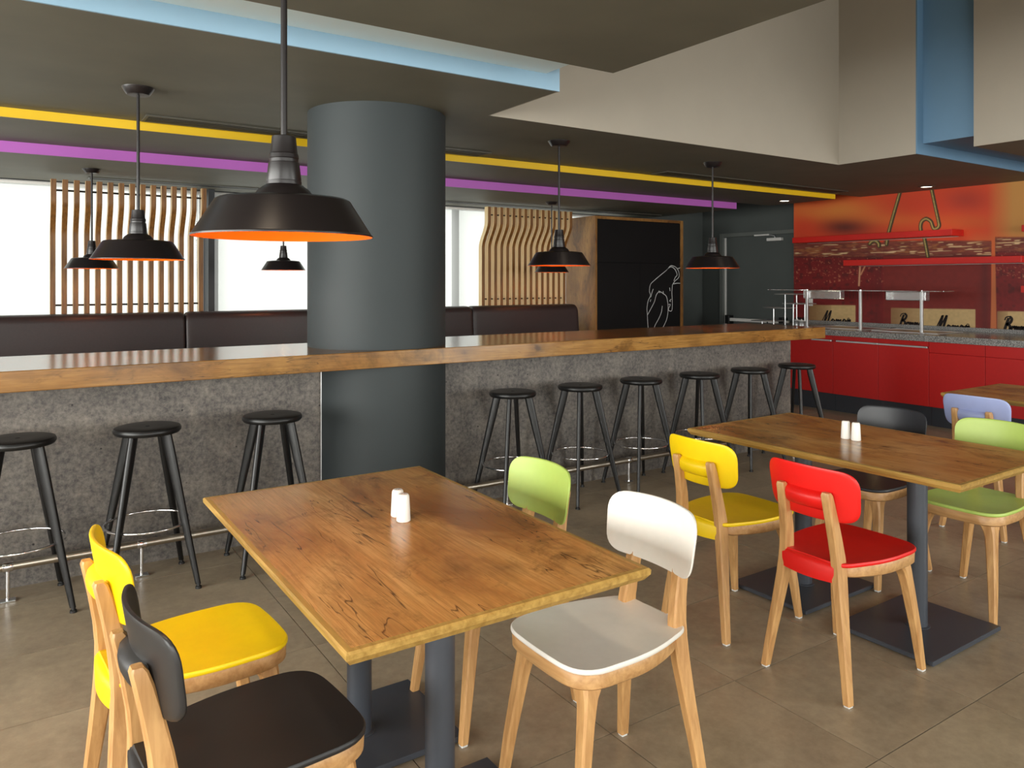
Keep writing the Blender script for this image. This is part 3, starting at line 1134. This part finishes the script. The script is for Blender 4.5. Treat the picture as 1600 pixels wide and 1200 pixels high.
def smooth_path(pts, n=5):
    """Catmull-Rom through the points."""
    p = [Vector(q) for q in pts]
    if len(p) < 3:
        return p
    p = [p[0] * 2 - p[1]] + p + [p[-1] * 2 - p[-2]]
    out = []
    for i in range(1, len(p) - 2):
        a, b, c, d = p[i - 1:i + 3]
        for k in range(n):
            u = k / n
            out.append(.5 * ((2 * b) + (c - a) * u + (2 * a - 5 * b + 4 * c - d) * u * u + (3 * b - a - 3 * c + d) * u ** 3))
    out.append(p[-2])
    return out


STROKES = [[(560, 905), (556, 860), (553, 800), (551, 765), (559, 715), (574, 682), (567, 652), (573, 612), (590, 590), (640, 547), (680, 514), (700, 491), (715, 485), (741, 495), (758, 520), (763, 550), (755, 568), (736, 585), (721, 606)],
           [(680, 513), (703, 494), (722, 497), (740, 517), (749, 546), (737, 562), (728, 585)], [(721, 606), (738, 602), (752, 600), (770, 601)], [(742, 500), (757, 503), (770, 498)],
           [(719, 608), (715, 660), (718, 720), (715, 778), (697, 781), (693, 767), (705, 741), (693, 740)],
           [(553, 812), (580, 762), (600, 722), (608, 692), (616, 671), (634, 655), (660, 670), (680, 690), (689, 740), (689, 790), (680, 840), (662, 880), (645, 910)],
           [(652, 750), (646, 790), (630, 830), (605, 876), (596, 905)], [(592, 638), (583, 665), (576, 692)], [(700, 629), (703, 651)], [(629, 649), (637, 665)], [(657, 652), (661, 672)], [(577, 706), (572, 722)], [(711, 705), (700, 716), (708, 720)]]
bm = bmesh.new()
CY = KY0 + .0072
for st in STROKES:
    ribbon(bm, smooth_path([px_on_y(880 + u / 4.2105, 300 + v / 4.2105, CY) for u, v in st]), .0085, (0, -1, 0))
me = mesh_of(bm)
o = put('chalk_drawing', me, M['chalk'], ld)
o['label'] = 'white chalk line drawing'
o.matrix_parent_inverse = Matrix.Translation((-(KX0 + KX1) / 2, -(KY0 + KY1) / 2, 0))

# ------------------------------------------------------------------ door
DY0, DY1, DZ = 6.22, 7.44, 2.045
d = struct('door_1', box_me(XR - .025, XR - .0, DY0, DY1, .005, DZ), M['wall_dark'], 'grey exit door with push bar and closer')
bm = bmesh.new()
box(bm, XR - .05, XR, DY1 + .006, DY1 + .075, 0, DZ + .06, .003)
box(bm, XR - .05, XR, DY0 - .075, DY0 - .006, 0, DZ + .06, .003)
box(bm, XR - .05, XR, DY0 - .006, DY1 + .006, DZ + .006, DZ + .06, .003)
put('door_frame', mesh_of(bm), M['door_frame'], d)
put('edge_strip', box_me(XR - .032, XR - .02, DY1 - .034, DY1 - .002, .01, DZ - .003), M['white_plastic'], d)  # white strip painted for the light showing at the door gap
bm = bmesh.new()
box(bm, XR - .11, XR - .07, 6.32, 7.31, .868, .912, .006)
pb = put('push_bar', mesh_of(bm), M['white_plastic'], d)
for yy in (6.40, 7.30):
    put('bar_bracket', box_me(XR - .125, XR - .025, yy - .02, yy + .055, .83, .95, .006), M['rubber'], pb)
put('bar_joint', box_me(XR - .114, XR - .066, 6.63, 6.65, .86, .92, .003), M['rubber'], pb)
cl = put('door_closer', box_me(XR - .08, XR - .025, 6.45, 6.68, 1.965, 2.005, .004), M['white_plastic'], d)
bm = bmesh.new()
tube(bm, [(XR - .06, 6.56, 2.005), (XR - .06, 6.56, 2.03), (XR - .07, 6.62, 2.045), (XR - .075, 6.86, 2.052)], .008, 8)
put('closer_arm', mesh_of(bm, 50), M['alu'], cl)
put('arm_track', box_me(XR - .085, XR - .06, 6.64, 6.88, 2.04, 2.06, .002), M['white_plastic'], cl)

# ------------------------------------------------------------------ mural wall
MX = 8.5
MY0, MY1, MZ0, MZ1 = 0.4, 6.235, .80, 2.62
wall = struct('wall_mural', box_me(MX + .002, XR, YN, MY1, 0, ZTOP), M['wall_dark'], 'wall covered by a red and orange jam jar photo print')


def lattice(seed, ny, nx):
    return np.random.RandomState(seed).rand(ny, nx)


def vnoise(u, v, seed):
    """Smooth value noise on arrays."""
    g = lattice(seed, 64, 64)
    iu, iv = np.floor(u).astype(int), np.floor(v).astype(int)
    fu, fv = u - iu, v - iv
    fu, fv = fu * fu * (3 - 2 * fu), fv * fv * (3 - 2 * fv)
    a, b = g[iv % 64, iu % 64], g[iv % 64, (iu + 1) % 64]
    c, e = g[(iv + 1) % 64, iu % 64], g[(iv + 1) % 64, (iu + 1) % 64]
    return (a * (1 - fu) + b * fu) * (1 - fv) + (c * (1 - fu) + e * fu) * fv


def mural_mesh():
    ny, nz = 1000, 230
    ys = np.concatenate([np.linspace(MY0, 3.3, 120)[:-1], np.linspace(3.3, MY1, ny - 119)])
    zs = np.linspace(MZ0, MZ1, nz)
    Yg, Zg = np.meshgrid(ys, zs)
    # print coordinates U (right), V (down), measured on the wall in quarter-pixels of the photograph
    dep = MX * FWD.x + Yg * FWD.y
    lat = MX * RGT.x + Yg * RGT.y
    # (on the wall plane this is a fixed projective map of y and z)
    U = (CXP + FPX * lat / dep - 1200) * 4
    V = (HOR - FPX * (Zg - CAM_H) / dep - 280) * 4
    sh = U.shape
    def c(r, g, b):
        return np.array(srgb(r, g, b)[:3])
    def lay(img, m, colr):
        return img * (1 - m[..., None]) + colr * m[..., None]
    def blob(u, v, su, sv, p=1.0):
        return np.clip(np.exp(-(((U - u) / su) ** 2 + ((V - v) / sv) ** 2)) * p, 0, 1)
    def step(x, w):
        return np.clip(x / w + .5, 0, 1)
    img = np.zeros(sh + (3,)) + c(226, 76, 38)
    img = lay(img, blob(430, 190, 300, 70, .9), c(226, 142, 60))
    img = lay(img, blob(700, 250, 350, 40, .6), c(226, 126, 52))
    img = lay(img, blob(480, 300, 170, 55, .9), c(74, 34, 30))
    img = lay(img, blob(300, 130, 120, 60, .7), c(216, 74, 40))
    img = lay(img, blob(220, 310, 90, 70, .8), c(216, 66, 36))
    img = lay(img, blob(900, 160, 300, 90, .7), c(206, 58, 32))
    img = lay(img, blob(1240, 130, 140, 70, .7), c(164, 44, 30))
    img = lay(img, blob(1200, 270, 260, 45, .8), c(216, 96, 40))
    img = lay(img, step(U - 1450, 160), c(206, 146, 74))
    img = lay(img, step(V - 350, 60) * step(U - 1250, 100) * .6, c(206, 110, 56))
    n1 = vnoise(U / 26, V / 22, 1)
    n2 = vnoise(U / 9, V / 7, 2)
    n3 = vnoise(U / 40, V / 7, 3)
    n4 = vnoise(U / 60, V / 5 + U / 90, 4)
    # jars
    jars = ((150, 724, 395, 0), (722, 1396, 385, 1), (1420, 2120, 362, 2), (2150, 2900, 350, 3), (2950, 3800, 330, 4), (3850, 5200, 300, 5))
    for u0, u1, vt, k in jars:
        bodym = step(U - u0, 5) * step(u1 - U, 5) * step(V - vt, 10)
        tone = .55 + .55 * n1 + .25 * (n2 - .5)
        bc = c(134, 24, 26) if k != 1 else c(130, 34, 28)
        body = bc * np.clip(.75 + .5 * (tone - .7), .3, 1.4)[..., None]
        if k == 1:
            body = body * .5 + bc * .5
        dark = np.clip((n1 - .62) * 4, 0, 1) * .55 * (k != 1)
        body = lay(body, dark, c(48, 14, 16))
        ed = np.exp(-((U - u1 + 40) / 30) ** 2) * .5
        body = lay(body, ed, c(70, 18, 20))
        img = lay(img, bodym, body)
        sp = np.clip((n2 - .80) * 9, 0, 1) * bodym * (V < vt + 260) * (k != 1) * .7
        img = lay(img, sp, c(196, 120, 90))
        # glass shoulder with golden streaks
        bt = vt + 8 - 12 * np.sin(np.clip((U - u0) / (u1 - u0), 0, 1) * math.pi)
        band = bodym * step(V - bt, 6) * step(vt + 88 - V, 14)
        sc_ = c(122, 56, 44) * (.7 + .6 * n3)[..., None]
        img = lay(img, band * .9, sc_)
        tilt = V + (U - u0) * .05 + 26 * vnoise(U / 130, V / 60, 31 + k)
        st = np.clip((.55 * vnoise(U / 75, tilt / 7, 7 + k) + .45 * vnoise(U / 19 + V / 13, tilt / 4, 17 + k) - .53) * 4, 0, 1) * band
        img = lay(img, st * .5, c(186, 124, 66))
        st2 = np.clip((n4 - .74) * 8, 0, 1) * band
        img = lay(img, st2 * .9, c(232, 200, 150))
        rim = bodym * np.exp(-((V - bt - 3) / 3.0) ** 2)
        img = lay(img, rim * .5, c(150, 90, 60))
        low = bodym * np.exp(-((V - vt - 92) / 5.0) ** 2)
        img = lay(img, low * .5, c(60, 18, 18))
    # gap of background between the jars, glowing orange
    img = lay(img, step(U - 1392 + (V - 900) * .03, 8) * step(1428 + (V - 900) * .02 - U, 8) * step(V - 530, 60), c(196, 108, 62))
    # dark vertical columns and ribs in the glass
    rib = (np.sin(U / 22 * 2 * math.pi) > 0) * step(U - 490, 10) * step(745 - U, 10) * step(V - 690, 6) * step(748 - V, 6)
    img = lay(img, rib * .5, c(70, 30, 26))
    img = lay(img, step(U - 655, 12) * step(725 - U, 12) * step(V - 560, 20) * .25, c(140, 24, 26))
    # drips
    img = lay(img, np.exp(-((U - 572 - (V - 600) * -.06) / 5) ** 2) * step(V - 538, 5) * step(668 - V, 5), c(226, 170, 130))
    img = lay(img, np.exp(-((U - 598 - (V - 560) * -.5) / 5) ** 2) * step(V - 538, 5) * step(600 - V, 5), c(216, 150, 110))
    # paper labels
    for u0, um, u1, vt, slope in ((258, 396, 547, 786, .008), (770, 952, 1296, 806, .014), (1434, 1500, 2060, 826, .008), (2200, 2350, 2800, 850, .01)):
        m = step(U - u0, 5) * step(u1 - U, 4) * step(V - vt - (U - u0) * slope, 4) * step(1100 - V, 5)
        n = .92 + .16 * vnoise(U / 14, V / 11, 9)
        img = lay(img, m, c(204, 172, 120) * n[..., None])
        fade = np.clip((um - U) / (um - u0), 0, 1)
        img = lay(img, m * (.25 * (U < um) + .55 * fade), c(122, 76, 40))
    # spring clips of the jars
    def seg(img, p, q, w, colr, a=1.0):
        (x0, y0), (x1, y1) = p, q
        L2 = (x1 - x0) ** 2 + (y1 - y0) ** 2
        tt = np.clip(((U - x0) * (x1 - x0) + (V - y0) * (y1 - y0)) / L2, 0, 1)
        dd = np.hypot(U - x0 - tt * (x1 - x0), V - y0 - tt * (y1 - y0))
        img = lay(img, step(w - dd, 4) * a, colr)
        return img
    wire = c(66, 54, 28)
    for path in ([(832, 60), (758, 320), (742, 408)], [(1018, 40), (1046, 170), (1066, 262), (1070, 290), (1058, 306), (1038, 310), (1028, 290), (1018, 264), (990, 248), (964, 262), (954, 290), (956, 322)],
                 [(976, 360), (988, 420), (1000, 484)], [(636, 404), (652, 388), (674, 386), (692, 402), (694, 420)]):
        sp = smooth_path([(a, b, 0) for a, b in path], 4)
        for p, q in zip(sp[:-1], sp[1:]):
            img = seg(img, (p.x, p.y), (q.x, q.y), 12, wire)
        for p, q in zip(sp[:-1], sp[1:]):
            img = seg(img, (p.x - 3, p.y), (q.x - 3, q.y), 4, c(196, 178, 104), .7)
    img = np.clip(img, 0, 1)
    verts = np.stack([np.full(sh, MX), Yg, Zg], -1).reshape(-1, 3)
    idx = np.arange(ny * nz).reshape(nz, ny)
    faces = np.stack([idx[:-1, :-1], idx[1:, :-1], idx[1:, 1:], idx[:-1, 1:]], -1).reshape(-1, 4)
    me = bpy.data.meshes.new('print')
    me.vertices.add(len(verts))
    me.vertices.foreach_set('co', verts.ravel())
    me.loops.add(faces.size)
    me.loops.foreach_set('vertex_index', faces.ravel())
    me.polygons.add(len(faces))
    me.polygons.foreach_set('loop_start', np.arange(0, faces.size, 4))
    me.polygons.foreach_set('loop_total', np.full(len(faces), 4))
    me.update(calc_edges=True)
    at = me.color_attributes.new('print', 'FLOAT_COLOR', 'POINT')
    rgba = np.concatenate([img.reshape(-1, 3), np.ones((len(verts), 1))], 1)
    at.data.foreach_set('color', rgba.ravel())
    return me


put('mural_print', mural_mesh(), M['print'], wall)['label'] = 'photo print of red jam jars with script labels'

# script lettering of the paper labels
LET = {'M': [[(-.08, .02), (.02, .0), (.16, .28), (.34, .72), (.47, 1.0), (.44, .6), (.36, .06), (.52, .42), (.68, .8), (.80, 1.0), (.77, .6), (.71, .16), (.77, .0), (.92, .14)]],
       'B': [[(.10, .78), (.16, .95), (.42, 1.0), (.66, .86), (.60, .64), (.36, .54), (.62, .44), (.66, .16), (.42, .0), (.2, .06), (.16, .2)], [(.40, .92), (.30, .5), (.22, .02)]],
       'a': [[(.34, .36), (.2, .42), (.06, .22), (.12, .02), (.28, .1), (.36, .38), (.34, .08), (.42, .0), (.52, .12)]],
       'm': [[(.0, .36), (.06, .42), (.06, .0), (.14, .28), (.24, .40), (.26, .0), (.34, .28), (.44, .40), (.46, .04), (.54, .02), (.62, .12)]],
       'n': [[(.0, .36), (.06, .42), (.06, .0), (.14, .28), (.26, .40), (.28, .04), (.36, .02), (.44, .12)]],
       'o': [[(.22, .42), (.06, .28), (.08, .04), (.24, .0), (.36, .2), (.22, .42), (.34, .36), (.44, .34)]],
       'e': [[(.02, .16), (.22, .24), (.26, .38), (.14, .42), (.04, .2), (.14, .0), (.34, .10)]]}
ADV = {'M': .98, 'B': .74, 'a': .50, 'm': .60, 'n': .44, 'o': .42, 'e': .36}


def script_text(word, u, v, h, slope):
    bm = bmesh.new()
    x = 0.0
    for ch in word:
        for st in LET[ch]:
            pts = []
            wd = []
            sp = smooth_path([(a, b, 0) for a, b in st], 6)
            for i, q in enumerate(sp):
                uu = u + (x * .70 + q.x * .72 + q.y * .20) * h
                vv = v - q.y * h + (uu - u) * slope
                pts.append(px_on_x(1200 + uu / 4, 280 + vv / 4, MX - .0012))
                dy = sp[min(i + 1, len(sp) - 1)].y - sp[max(i - 1, 0)].y
                wd.append((.020 if dy < -.02 else .009) * h / 75)
            ribbon(bm, pts, wd, (1, 0, 0))
        x += ADV[ch]
    o = put('lettering', mesh_of(bm), M['ink'], wall)
    o['label'] = 'black script lettering on a paper label'
    return o


script_text('Maman', 322, 912, 92, .02)
script_text('onne', 160, 896, 80, .02)
script_text('Bonne', 806, 930, 92, .03)
script_text('Maman', 1034, 956, 106, .02)
script_text('Bonne', 1456, 962, 104, .02)
bm = bmesh.new()
for u, v in ((503, 874), (1249, 912)):
    c0 = px_on_x(1200 + u / 4, 280 + v / 4, MX - .0012)
    ribbon(bm, [c0 + Vector((0, .012 * math.cos(a), .012 * math.sin(a))) for a in [i * math.pi / 5 for i in range(11)]], .008, (1, 0, 0))
put('registered_mark', mesh_of(bm), M['ink'], wall)

# red wall shelves
for y0, y1, z0, z1, lb in ((4.131, 6.075, 1.905, 1.972, 'upper red wall shelf over the buffet'),
                           (3.473, 5.373, 1.608, 1.674, 'lower red wall shelf over the buffet'),
                           (1.6, 3.473, 1.908, 1.972, 'upper red wall shelf starting at the right edge'),
                           (1.5, 3.478, 1.315, 1.380, 'lowest red wall shelf starting at the right edge')):
    t = thing('wall_shelf', lb, 'shelf', (MX - .125, (y0 + y1) / 2, z0))
    w = (y1 - y0) / 2
    put('board', box_me(-.125, .125 - .001, -w, w, 0, z1 - z0, .002), M['shelf_red'], t)
    put('wall_bracket', box_me(.105, .1245, -w + .05, w - .05, -.004, 0), M['alu'], t)

# wall socket above the buffet
t = thing('wall_socket', 'white socket plate on the mural above the buffet', 'socket', (MX, 5.993, 1.163))
put('plate', box_me(-.010, -.001, -.040, .040, -.05, .05, .003), M['white_plastic'], t)
for zz in (-.022, .022):
    bm = bmesh.new()
    lathe(bm, [(.016, 0), (.016, .003)], 16)
    for v in bm.verts:
        v.co = Vector((-.010 - v.co.z, v.co.x, zz + v.co.y))
    put('socket_face', mesh_of(bm), M['glide'], t)

# ------------------------------------------------------------------ buffet
GX = 7.53
BY = [6.15, 5.616, 5.05, 4.527, 4.004, 3.486, 2.95, 2.40, 1.85]
bm = bmesh.new()
box(bm, GX, MX - .004, 1.80, 6.20, .832, .895, .003)
gr = put('granite_worktop', mesh_of(bm), M['granite'])
tag(gr, 'grey speckled granite buffet worktop over the red cabinets', 'worktop')
put('upstand', box_me(MX - .05, MX - .004, 1.80, 6.20, .895, .938, .002), M['granite'], gr)
CABL = ['red buffet cabinet hidden behind the end of the bar', 'red buffet cabinet right beside the end of the bar, above the last stool', 'red buffet cabinet left of the long aluminium handle centre', 'red buffet cabinet under the right half of the long aluminium handle',
        'red buffet cabinet right of the aluminium handle', 'red buffet cabinet behind the lavender chair', 'red buffet cabinet beyond the right edge table', 'red buffet cabinet farthest to the right']
for i in range(8):
    y1, y0 = BY[i], BY[i + 1]
    t = thing('buffet_cabinet', CABL[i], 'cabinet', (GX + .03, (y0 + y1) / 2, 0), 0, 'red buffet cabinets')
    w = (y1 - y0) / 2
    put('body', box_me(.022, .90, -w + .001, w - .001, .19, .830), M['red_lac'], t)
    put('plinth', box_me(.05, .88, -w + .001, w - .001, 0, .188), M['plinth'], t)
    if i < 4:
        dr = put('door', box_me(0, .02, -w + .002, w - .002, .195, .764, .0015), M['red_lac'], t)
        put('rail', box_me(.002, .02, -w + .002, w - .002, .784, .830, .001), M['red_lac'], t)
        if i in (1, 2, 3):
            h0, h1 = (-w + .01, w - .002) if i != 1 else (-w + .012, -w + .26)
            if i == 2:
                h0, h1 = -w + .002, w - .045
            if i == 3:
                h0, h1 = -w + .012, w - .002
            put('handle_strip', box_me(-.012, .018, h0, h1, .765, .783, .002), M['alu'], dr)
    else:
        put('door', box_me(0, .02, -w + .002, w - .002, .195, .722, .0015), M['red_lac'], t)
        put('drawer_front', box_me(0, .02, -w + .002, w - .002, .728, .830, .0015), M['red_lac'], t)

# sunken serving trays
for y0, y1, lb in ((4.02, 4.72, 'steel hot plate set into the granite under the right glass guard'), (4.80, 5.46, 'steel hot plate set into the granite under the left glass guard')):
    t = thing('serving_plate', lb, 'hot plate', (8.0, (y0 + y1) / 2, .895))
    w = (y1 - y0) / 2
    bm = bmesh.new()
    for a in (-.25, .235):
        box(bm, a, a + .015, -w, w, 0, .008, .001)
    for a in (-w, w - .015):
        box(bm, -.235, .235, a, a + .015, 0, .008, .001)
    put('rim', mesh_of(bm), M['alu'], t)
    put('plate', box_me(-.235, .235, -w + .015, w - .015, 0, .003), M['steel'], t)

# glass sneeze guard
t = thing('sneeze_guard', 'glass sneeze guard on three steel posts over the buffet', 'glass guard', (7.72, 4.8, .895))
for y in (5.486 - 4.8, 4.823 - 4.8, 4.16 - 4.8):
    bm = bmesh.new()
    box(bm, -.013, .013, y - .013, y + .013, .006, .425, .002)
    p = put('post', mesh_of(bm), M['alu'], t)
    put('post_foot', box_me(-.025, .025, y - .025, y + .025, 0, .007, .002), M['alu'], p)
    bm = bmesh.new()
    lathe(bm, [(.012, .425), (.012, .436), (.008, .440)], 14, (0, y, 0))
    put('glass_clamp', mesh_of(bm), M['chrome'], p)
put('glass_top', box_me(-.17, .20, -.86, 1.10, .426, .434, .001), M['glass'], t)
for y0, y1 in ((.275, .75), (-.67, -.25)):
    put('reflection_panel', box_me(.016, .10, y0, y1, .330, .424, .006), M['frost'], t)  # frosted boxes stand in for window reflections on the guard glass

# wire display stands
def wire_box(name, label, x, y, levels, group=None):
    t = thing(name, label, 'display stand', (x, y, .895), 0, group)
    for (yy, z, L, X0) in levels:
        bm = bmesh.new()
        tube(bm, [(X0, yy, 0.0), (X0, yy, z)], .008, 8)
        tube(bm, [(X0 + .22, yy, 0.0), (X0 + .22, yy, z)], .008, 8)
        put('upright', mesh_of(bm, 50), M['alu'], t)
        bm = bmesh.new()
        tube(bm, [(X0 - .02, yy - L / 2, z), (X0 - .02, yy + L / 2, z), (X0 + .24, yy + L / 2, z), (X0 + .24, yy - L / 2, z)], .006, 8, closed=True)
        put('tray_rim', mesh_of(bm, 50), M['alu'], t)
        put('glass_shelf', box_me(X0 - .018, X0 + .238, yy - L / 2 + .004, yy + L / 2 - .004, z - .003, z + .003), M['glass'], t)
    return t


wire_box('display_stand', 'stepped wire display stand at the far end of the buffet', 7.85, 5.9, [(-.02, .375, .28, .0), (-.12, .262, .28, .02), (.13, .205, .28, -.02), (.30, .04, .30, -.02)])
for x, y, lb in ((7.92, 5.76, 'small steel condiment pot on the buffet beside the wire stand'), (7.86, 5.66, 'small steel condiment pot on the buffet, the one nearer the guard post')):
    t = thing('condiment_pot', lb, 'pot', (x, y, .895), 0, 'condiment pots on the buffet')
    bm = bmesh.new()
    lathe(bm, [(.034, 0), (.040, .004), (.042, .055), (.044, .058), (.039, .058), (.036, .012), (0, .010)], 24)
    put('pot', mesh_of(bm, 40), M['alu'], t)
    bm = bmesh.new()
    lathe(bm, [(.040, .059), (.036, .066), (.008, .070), (.008, .080), (0, .082)], 24)
    put('lid', mesh_of(bm, 40), M['glide'], t)

# ------------------------------------------------------------------ ceiling vents and downlights
def vent(x0, x1, y0, y1, z, n, label):
    t = thing('ceiling_vent', label, 'air vent', ((x0 + x1) / 2, (y0 + y1) / 2, z), 0, 'long ceiling air vents')
    w, h = (x1 - x0) / 2, (y1 - y0) / 2
    bm = bmesh.new()
    box(bm, -w, w, -h, -h + .016, -.009, -.0005)
    box(bm, -w, w, h - .016, h, -.009, -.0005)
    box(bm, -w, -w + .016, -h + .016, h - .016, -.009, -.0005)
    box(bm, w - .016, w, -h + .016, h - .016, -.009, -.0005)
    put('frame', mesh_of(bm), M['vent'], t)
    put('duct_opening', box_me(-w + .016, w - .016, -h + .016, h - .016, -.002, -.0005), M['vent_gap'], t)
    for k in range(n):
        yy = -h + .016 + (2 * h - .032) * (k + .5) / n
        put('slat', box_me(-w + .016, w - .016, yy - .007, yy + .007, -.008, -.003), M['vent_slat'], t)


vent(.71, 3.16, 5.06, 5.27, ZA, 5, 'long slotted ceiling vent beside the yellow edge, crossing behind the column')
vent(5.03, 7.82, 5.03, 5.24, ZA, 5, 'long slotted ceiling vent beside the yellow edge above the right bar lamp')
vent(.58, 3.2, 7.28, 7.42, ZC, 3, 'slim ceiling vent above the left slatted screen and window')
vent(4.0, 7.2, 7.30, 7.44, ZC, 3, 'slim ceiling vent above the right slatted screen and blackboard cabinet')


def downlight(x, y, z, power, label, size=1.9):
    t = thing('downlight', label, 'downlight', (x, y, z), 0, 'recessed ceiling downlights')
    bm = bmesh.new()
    lathe(bm, [(.088, -.0005), (.085, -.006), (.060, -.008), (.056, -.0005)], 28, cap=False)
    put('ring', mesh_of(bm, 40), M['vent'], t)
    bm = bmesh.new()
    lathe(bm, [(.056, -.003), (0, -.003)], 28, cap=False)
    put('lens', mesh_of(bm), M['bulb'], t)
    ld_ = bpy.data.lights.new('downlight_beam', 'SPOT')
    ld_.energy = power
    ld_.color = (1.0, .80, .58)
    ld_.spot_size = size
    ld_.spot_blend = .7
    ld_.shadow_soft_size = .12
    lo = bpy.data.objects.new('downlight_beam', ld_)
    COL.objects.link(lo)
    lo.parent = t
    lo.location = (0, 0, -.012)


for x, y, z, p, lb in ((.15, 1.35, ZA, 60, 'unseen downlight added over the black chair'), (.95, .75, ZA, 42, 'unseen downlight added ahead of the foreground table'), (-.5, 2.4, ZA, 80, 'unseen downlight added left of the foreground table'),  # out-of-view lamps added to brighten the near table and floor
                       (2.95, 2.7, ZTOP, 30, 'downlight high in the recess over the bar side of the middle table'), (3.3, 1.2, ZTOP, 18, 'downlight high in the recess over the red chair'), (5.2, 2.6, ZTOP, 22, 'downlight high in the recess towards the buffet')):
    downlight(x, y, z, p, lb, 1.5)
downlight(8.15, 4.34, ZA, 7, 'lit recessed downlight over the buffet near the mural')
downlight(7.65, 5.74, ZB, 10, 'lit recessed downlight in the lower ceiling by the grey door')
